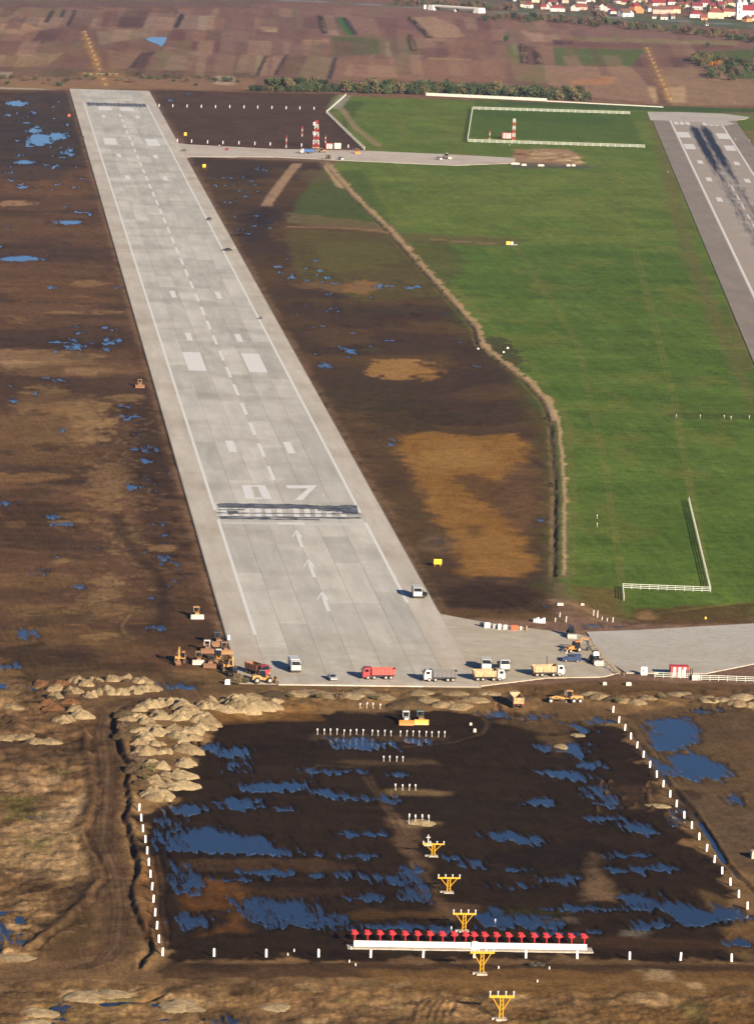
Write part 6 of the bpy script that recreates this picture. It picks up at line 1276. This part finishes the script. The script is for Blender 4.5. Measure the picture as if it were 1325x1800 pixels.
for i in range(34):
    x = 2+i*12.6+random.uniform(-4, 4); tree(x, 147+random.uniform(-9, 6)+(0 if not 140 < x < 270 else -8), random.uniform(2.0, 4.5), random.choice(['bare', 'olive', 'dark', 'bare']), 'low scrub bush beyond the far runway end, %s from the left' % nth(i), 'scrub beyond the runway end', 'bush', 1.6)
k = 0
for i in range(60):
    x = random.uniform(1218, 1335); yb = 100+(x-1218)*.09; y = random.uniform(yb+2, yb+36*min(1, (x-1205)/60)); k += 1
    if abs(x-1257) < 7 and abs(y-118) < 6: y += 14
    tree(x, y, random.uniform(5, 8.5), random.choice(['dark', 'dark', 'olive', 'bare']), 'tree in the grove left of the right picture edge, number %s by planting' % nth(i) if False else 'dark tree of the small grove at the right picture edge', 'trees of the right grove', wide=1.2)
tree(1257, 121, 7.5, 'orange', 'single orange autumn tree in the right grove', 'autumn tree', wide=1.25)
TB = [(860, 33), (950, 38), (1040, 44), (1100, 50), (1200, 58), (1325, 74)]
i = 0; x = 852
while x < 1335:
    tree(x, line_y(TB, x)+random.uniform(-5, 3), random.uniform(5, 9), random.choice(['dark', 'olive', 'dark', 'bare']), 'tree in the row below the village, %s from the left' % nth(i), 'tree row below the village', wide=1.1); i += 1; x += random.uniform(5.5, 9)
i = 0; x = 700
while x < 905:
    tree(x, line_y([(700, 9), (905, 19)], x)+random.uniform(-4, 2), random.uniform(5, 9), random.choice(['bare', 'olive', 'dark']), 'tree along the highway above the bridge, %s from the left' % nth(i), 'trees along the highway', wide=1.1); i += 1; x += random.uniform(6, 10)
for i in range(80):
    x = random.uniform(910, 1340); tree(x, random.uniform(-14, 12)+(x-910)*.03, random.uniform(5, 9), random.choice(['dark', 'olive', 'bare', 'bare']), 'dark tree between the houses of the village', 'village trees')
for x, y, h, l in ((890, 74, 7, 'round dark tree alone in the fields'), (1243, 82, 5, 'small dark bush at the field edge right of the yellow row'), (1046, 34, 14, 'tall bare tree in front of the village'), (1058, 36, 12, 'second tall bare tree in front of the village')): tree(x, y, h, 'dark' if h < 10 else 'bare', l, None)
for i, (x0, y0, x1, y1) in enumerate([(562, 28, 571, 58), (720, 32, 755, 66), (720, 66, 727, 88), (917, 80, 921, 110), (940, 90, 948, 112)]):
    for k in range(8):
        f = k/7; tree(x0+(x1-x0)*f, y0+(y1-y0)*f, random.uniform(2.0, 3.2), 'bare', 'low bush of the %s dark field hedge, %s from its far end' % (nth(i), nth(k)), 'field hedge bushes', 'bush', 1.8)
for i in range(14):
    a = random.choice(ROADL[2:]); x = a[0]+random.uniform(-14, -4); tree(x, a[1]+random.uniform(-10, 14), random.uniform(.7, 1.4), random.choice(['dark', 'olive']), 'small weed clump on the ditch bank of the field road', 'weed clumps on the ditch bank', 'bush', 1.8)
for i, (x, y) in enumerate([(245, 1342), (250, 1352), (262, 1358), (243, 1362), (256, 1370), (268, 1350), (240, 1330), (420, 1195), (430, 1200), (410, 1199), (415, 1203), (1160, 1228), (1210, 1231), (1250, 1234), (1085, 1236), (1300, 1243), (510, 1226), (560, 1226), (600, 1228), (660, 1230), (225, 1262), (215, 1280)]):
    X_, Y_, Z_ = at(x, y); t = empty('bush', (X_, Y_, Z_)); s_ = random.uniform(.9, 1.8); t.scale = (s_*1.2, s_*1.2, s_); link_copy('stem', TRUNK, t); link_copy('crown', random.choice(CR['olive' if i % 3 else 'bare']), t); tag(t, 'low dry weed bush growing on the soil heaps', 'bush', 'dry weeds on the heaps')

# ------------------------------------------------------------------ village
P_roof = [paintm('roof_red', (140, 40, 50), .85, .3), paintm('roof_brick', (138, 70, 58), .85, .4), paintm('roof_brown', (112, 80, 72), .85, .4), paintm('roof_wine', (128, 42, 58), .85, .3)]
P_wall = {'white': paintm('wall_white', (228, 224, 214), .8, .1), 'cream': paintm('wall_cream', (230, 212, 168), .8, .1), 'pink': paintm('wall_pink', (220, 178, 160), .8, .1), 'orange': paintm('wall_orange', (228, 150, 96), .8, .1), 'grey': paintm('wall_grey', (186, 184, 184), .8, .1)}
RN = ['bright red', 'brick red', 'brown', 'wine red']
win = MB(); win.box(0, 0, 0, 1.1, .12, 1.3); WINM = win.mesh('window', P_glass); fr = MB(); fr.box(0, .02, 0, 1.4, .1, 1.6); FRM = fr.mesh('frame', P_post)
def house(px, py, w, d, h, wall, roof, rz, label, hip=False, ang=None):
    x, y = survey(px, py); t = empty('house', (x, y, 0), R_(rz)); t.scale = (.82, .82, .85); q = MB(); rh = d*.42
    q.prism([(-w/2, -.3), (w/2, -.3), (w/2, h), (-w/2, h)], -d/2, d/2)
    if not hip:
        q.add([(-w/2, -d/2, h), (-w/2, d/2, h), (-w/2, 0, h+rh*.94)], [(0, 1, 2)]); q.add([(w/2, -d/2, h), (w/2, d/2, h), (w/2, 0, h+rh*.94)], [(0, 2, 1)])
    q.build('wall', P_wall[wall], t)
    r = MB(); e = .5; ins = w*.28 if hip else -.3
    top = [(-w/2+ins, 0, h+rh), (w/2-ins, 0, h+rh)]; b_ = [(-w/2-e, -d/2-e, h-.2), (w/2+e, -d/2-e, h-.2), (w/2+e, d/2+e, h-.2), (-w/2-e, d/2+e, h-.2)]
    vs = b_+top; fs = [(0, 1, 5, 4), (2, 3, 4, 5)]+([(1, 2, 5), (3, 0, 4)] if hip else [])
    r.add(vs, fs); r.add([(v[0], v[1], v[2]-.18) for v in vs], [tuple(reversed(f)) for f in fs]); ro = r.build('roof', P_roof[roof], t)
    c = MB(); c.box(w*.2, d*.12, h+rh*.95, .8, .8, 1.8); c.build('chimney', P_roof[1], ro)
    for i in range(max(2, int(w/3.2))):
        for fl in range(2 if h > 4.5 else 1):
            o = link_copy('window', WINM, t, (-w/2+(i+.5)*w/max(2, int(w/3.2)), -d/2-.05, 1.7+fl*2.8)); link_copy('frame', FRM, o)
    o = link_copy('door', WINM, t, (w*.05, -d/2-.04, 1.0), scale=(.9, 1, 1.6)); tag(t, label, 'house', 'village houses')
HS = [(918, 12, 9, 9, 4, 'cream', 2, 10), (928, 14, 11, 9, 5, 'white', 1, -30), (954, 16, 8, 7, 3.5, 'pink', 0, 5), (962, 16, 5, 8, 4, 'white', 0, 70), (979, 20, 20, 10, 4.6, 'white', 0, -3), (1010, 19, 9, 9, 5, 'white', 1, 60), (1022, 17, 14, 10, 4, 'pink', 1, 0), (1047, 19, 10, 8, 4, 'grey', 2, 20), (1058, 18, 6, 9, 5, 'white', 2, 75), (1066, 20, 7, 8, 4.5, 'white', 3, 60), (1075, 24, 9, 8, 3.5, 'white', 3, 20), (1096, 29, 15, 11, 5.5, 'white', 2, 35), (1108, 29, 6, 8, 5, 'white', 3, 80), (1115, 18, 13, 11, 6, 'orange', 0, 40), (1124, 23, 7, 10, 6, 'orange', 0, 75),
      (1140, 20, 10, 9, 5, 'white', 2, 30), (1157, 24, 18, 10, 6, 'pink', 2, 0), (1174, 23, 13, 9, 5.5, 'pink', 1, 0), (1187, 23, 12, 9, 6, 'cream', 1, -4), (1150, 33, 5, 6, 3.5, 'white', 2, 60), (1166, 34, 10, 7, 3.5, 'white', 2, 0), (1180, 33, 6, 7, 3.5, 'grey', 2, 20), (1222, 31, 18, 10, 5, 'white', 0, 2), (1236, 35, 9, 9, 3.5, 'orange', 1, 0), (1256, 32, 22, 12, 8, 'cream', 1, 0), (1274, 29, 11, 10, 7, 'cream', 1, 20), (1288, 27, 9, 9, 5, 'white', 1, 0), (1312, 38, 12, 9, 4.5, 'orange', 2, 40), (1326, 36, 9, 8, 4, 'cream', 1, 0), (1240, 45, 4, 5, 2.8, 'white', 2, 30)]
HS.sort(key=lambda a: a[0])
for i, a in enumerate(HS): house(*a, '%s walled house with %s roof in the village front, %s from the left' % (a[5], RN[a[6]], nth(i)), hip=i % 3 == 1)
H2 = [(905, 2), (990, 5), (970, 10), (940, 4), (1021, 8), (1036, 3), (1082, 6), (1100, 8), (1117, 7), (1130, 4), (1146, 10), (1160, 9), (1178, 8), (1196, 14), (1210, 12), (1224, 17), (1238, 12), (1250, 16), (1266, 14), (1280, 10), (1296, 12), (1324, 16), (950, -8), (985, -7), (1010, -4), (1050, -5), (1090, -4), (1120, -8), (1150, -4), (1190, -4), (1230, -2), (1260, 2), (1290, 0), (1320, 4)]
H2.sort()
for i, (x, y) in enumerate(H2):
    wl_ = random.choice(['white', 'white', 'cream', 'pink', 'grey']); rf = random.choice([0, 0, 1, 2, 3])
    house(x, y, random.uniform(9, 15), random.uniform(8, 11), random.uniform(3.5, 6), wl_, rf, random.choice([0, 5, 20, 40, 75, -20]), '%s walled house with %s roof in the back rows, %s from the left' % (wl_, RN[rf], nth(i)), hip=random.random() < .4)
def church(px, py):
    x, y = survey(px, py); t = empty('church', (x, y, 0), R_(8)); q = MB(); q.box(14, 6, 5, 26, 12, 10.5); q.build('nave', P_wall['white'], t); r = MB(); r.add([(.5, -.5, 10), (27.5, -.5, 10), (27.5, 12.5, 10), (.5, 12.5, 10), (1, 6, 16), (27, 6, 16)], [(0, 1, 5, 4), (2, 3, 4, 5), (1, 2, 5), (3, 0, 4)]); r.build('roof', P_roof[0], t)
    for dx, dy in ((0, 0), (10, 12)):
        q = MB(); q.box(dx, dy, 9, 6, 6, 18.6); w = q.build('tower', P_wall['white'], t); s_ = MB(); s_.tube((dx, dy, 18.2), (dx, dy, 25), 3.6, .1, n=8); s_.build('spire', P_wall['grey'], w)
        for z in (8, 14): link_copy('window', WINM, w, (dx, dy-3.05, z), scale=(1.2, 1, 2))
    tag(t, 'white church with two pointed towers in the village', 'church')
church(1297, 34)

# ------------------------------------------------------------------ highway bridge
A = np.array(survey(762, 17.5)); B = np.array(survey(842, 23)); d = B-A; Lb = float(np.linalg.norm(d)); br = empty('bridge', (A[0], A[1], 0), math.atan2(d[1], d[0]))
P_bw = paintm('bridge_white', (216, 212, 206), .8, .15)
q = MB(); q.box(Lb/2, 0, 4.3, Lb+6, 9, 1.0); q.build('deck', P_block, br)
for s_ in (-1, 1): q = MB(); q.box(Lb/2, s_*4.6, 5.2, Lb+6, .3, 1.2); q.build('parapet', P_bw, br)
for x in (0, Lb): q = MB(); q.prism([(x-4, -.5), (x+4, -.5), (x+3, 5.4), (x-3, 5.4)], -6.5, 6.5); q.build('abutment', P_bw, br)
q = MB(); q.box(Lb/2, 0, 1.9, 1.4, 7, 4.6); q.build('pier', P_bw, br); tag(br, 'long pale road bridge at the far edge of the fields', 'bridge')
g = empty('road_sign'); q = MB(); q.box(0, 0, 3, 3, .3, 4.6); q.build('panel', P_bw, g); q = MB(); q.box(0, .2, .6, .4, .4, 1.4); q.build('leg', P_steel, g); x, y = survey(747, 17); g.location = (x, y, 0); tag(g, 'white sign board left of the road bridge', 'sign')

# ------------------------------------------------------------------ air
def haze():
    m = bpy.data.materials.new('haze_air'); m.use_nodes = True; nt = m.node_tree; nt.nodes.clear()
    v = nt.nodes.new('ShaderNodeVolumePrincipled'); v.inputs['Color'].default_value = (.88, .92, 1.0, 1); v.inputs['Density'].default_value = 3.8e-5; v.inputs['Anisotropy'].default_value = .6
    o = nt.nodes.new('ShaderNodeOutputMaterial'); nt.links.new(v.outputs[0], o.inputs['Volume'])
    q = MB(); q.box(0, 8000, 115, 56000, 36000, 236); h = q.build('haze', m); tag(h, 'thin haze over the airfield', kind='stuff')
haze()

# every repeat of a shared label gets its place in the row
for grp in ('trees of the right grove', 'dry weeds on the heaps', 'village trees', 'weed clumps on the ditch bank', 'stakes in the grass', 'scattered pegs'):
    lst = [o for o in COL.objects if o.parent is None and o.get('group') == grp]
    def sx(o): d = o.location-CAM; return d.dot(Rv)/d.dot(Fv)
    for i, o in enumerate(sorted(lst, key=sx)): o['label'] = o['label']+', '+nth(i)+' from the left'
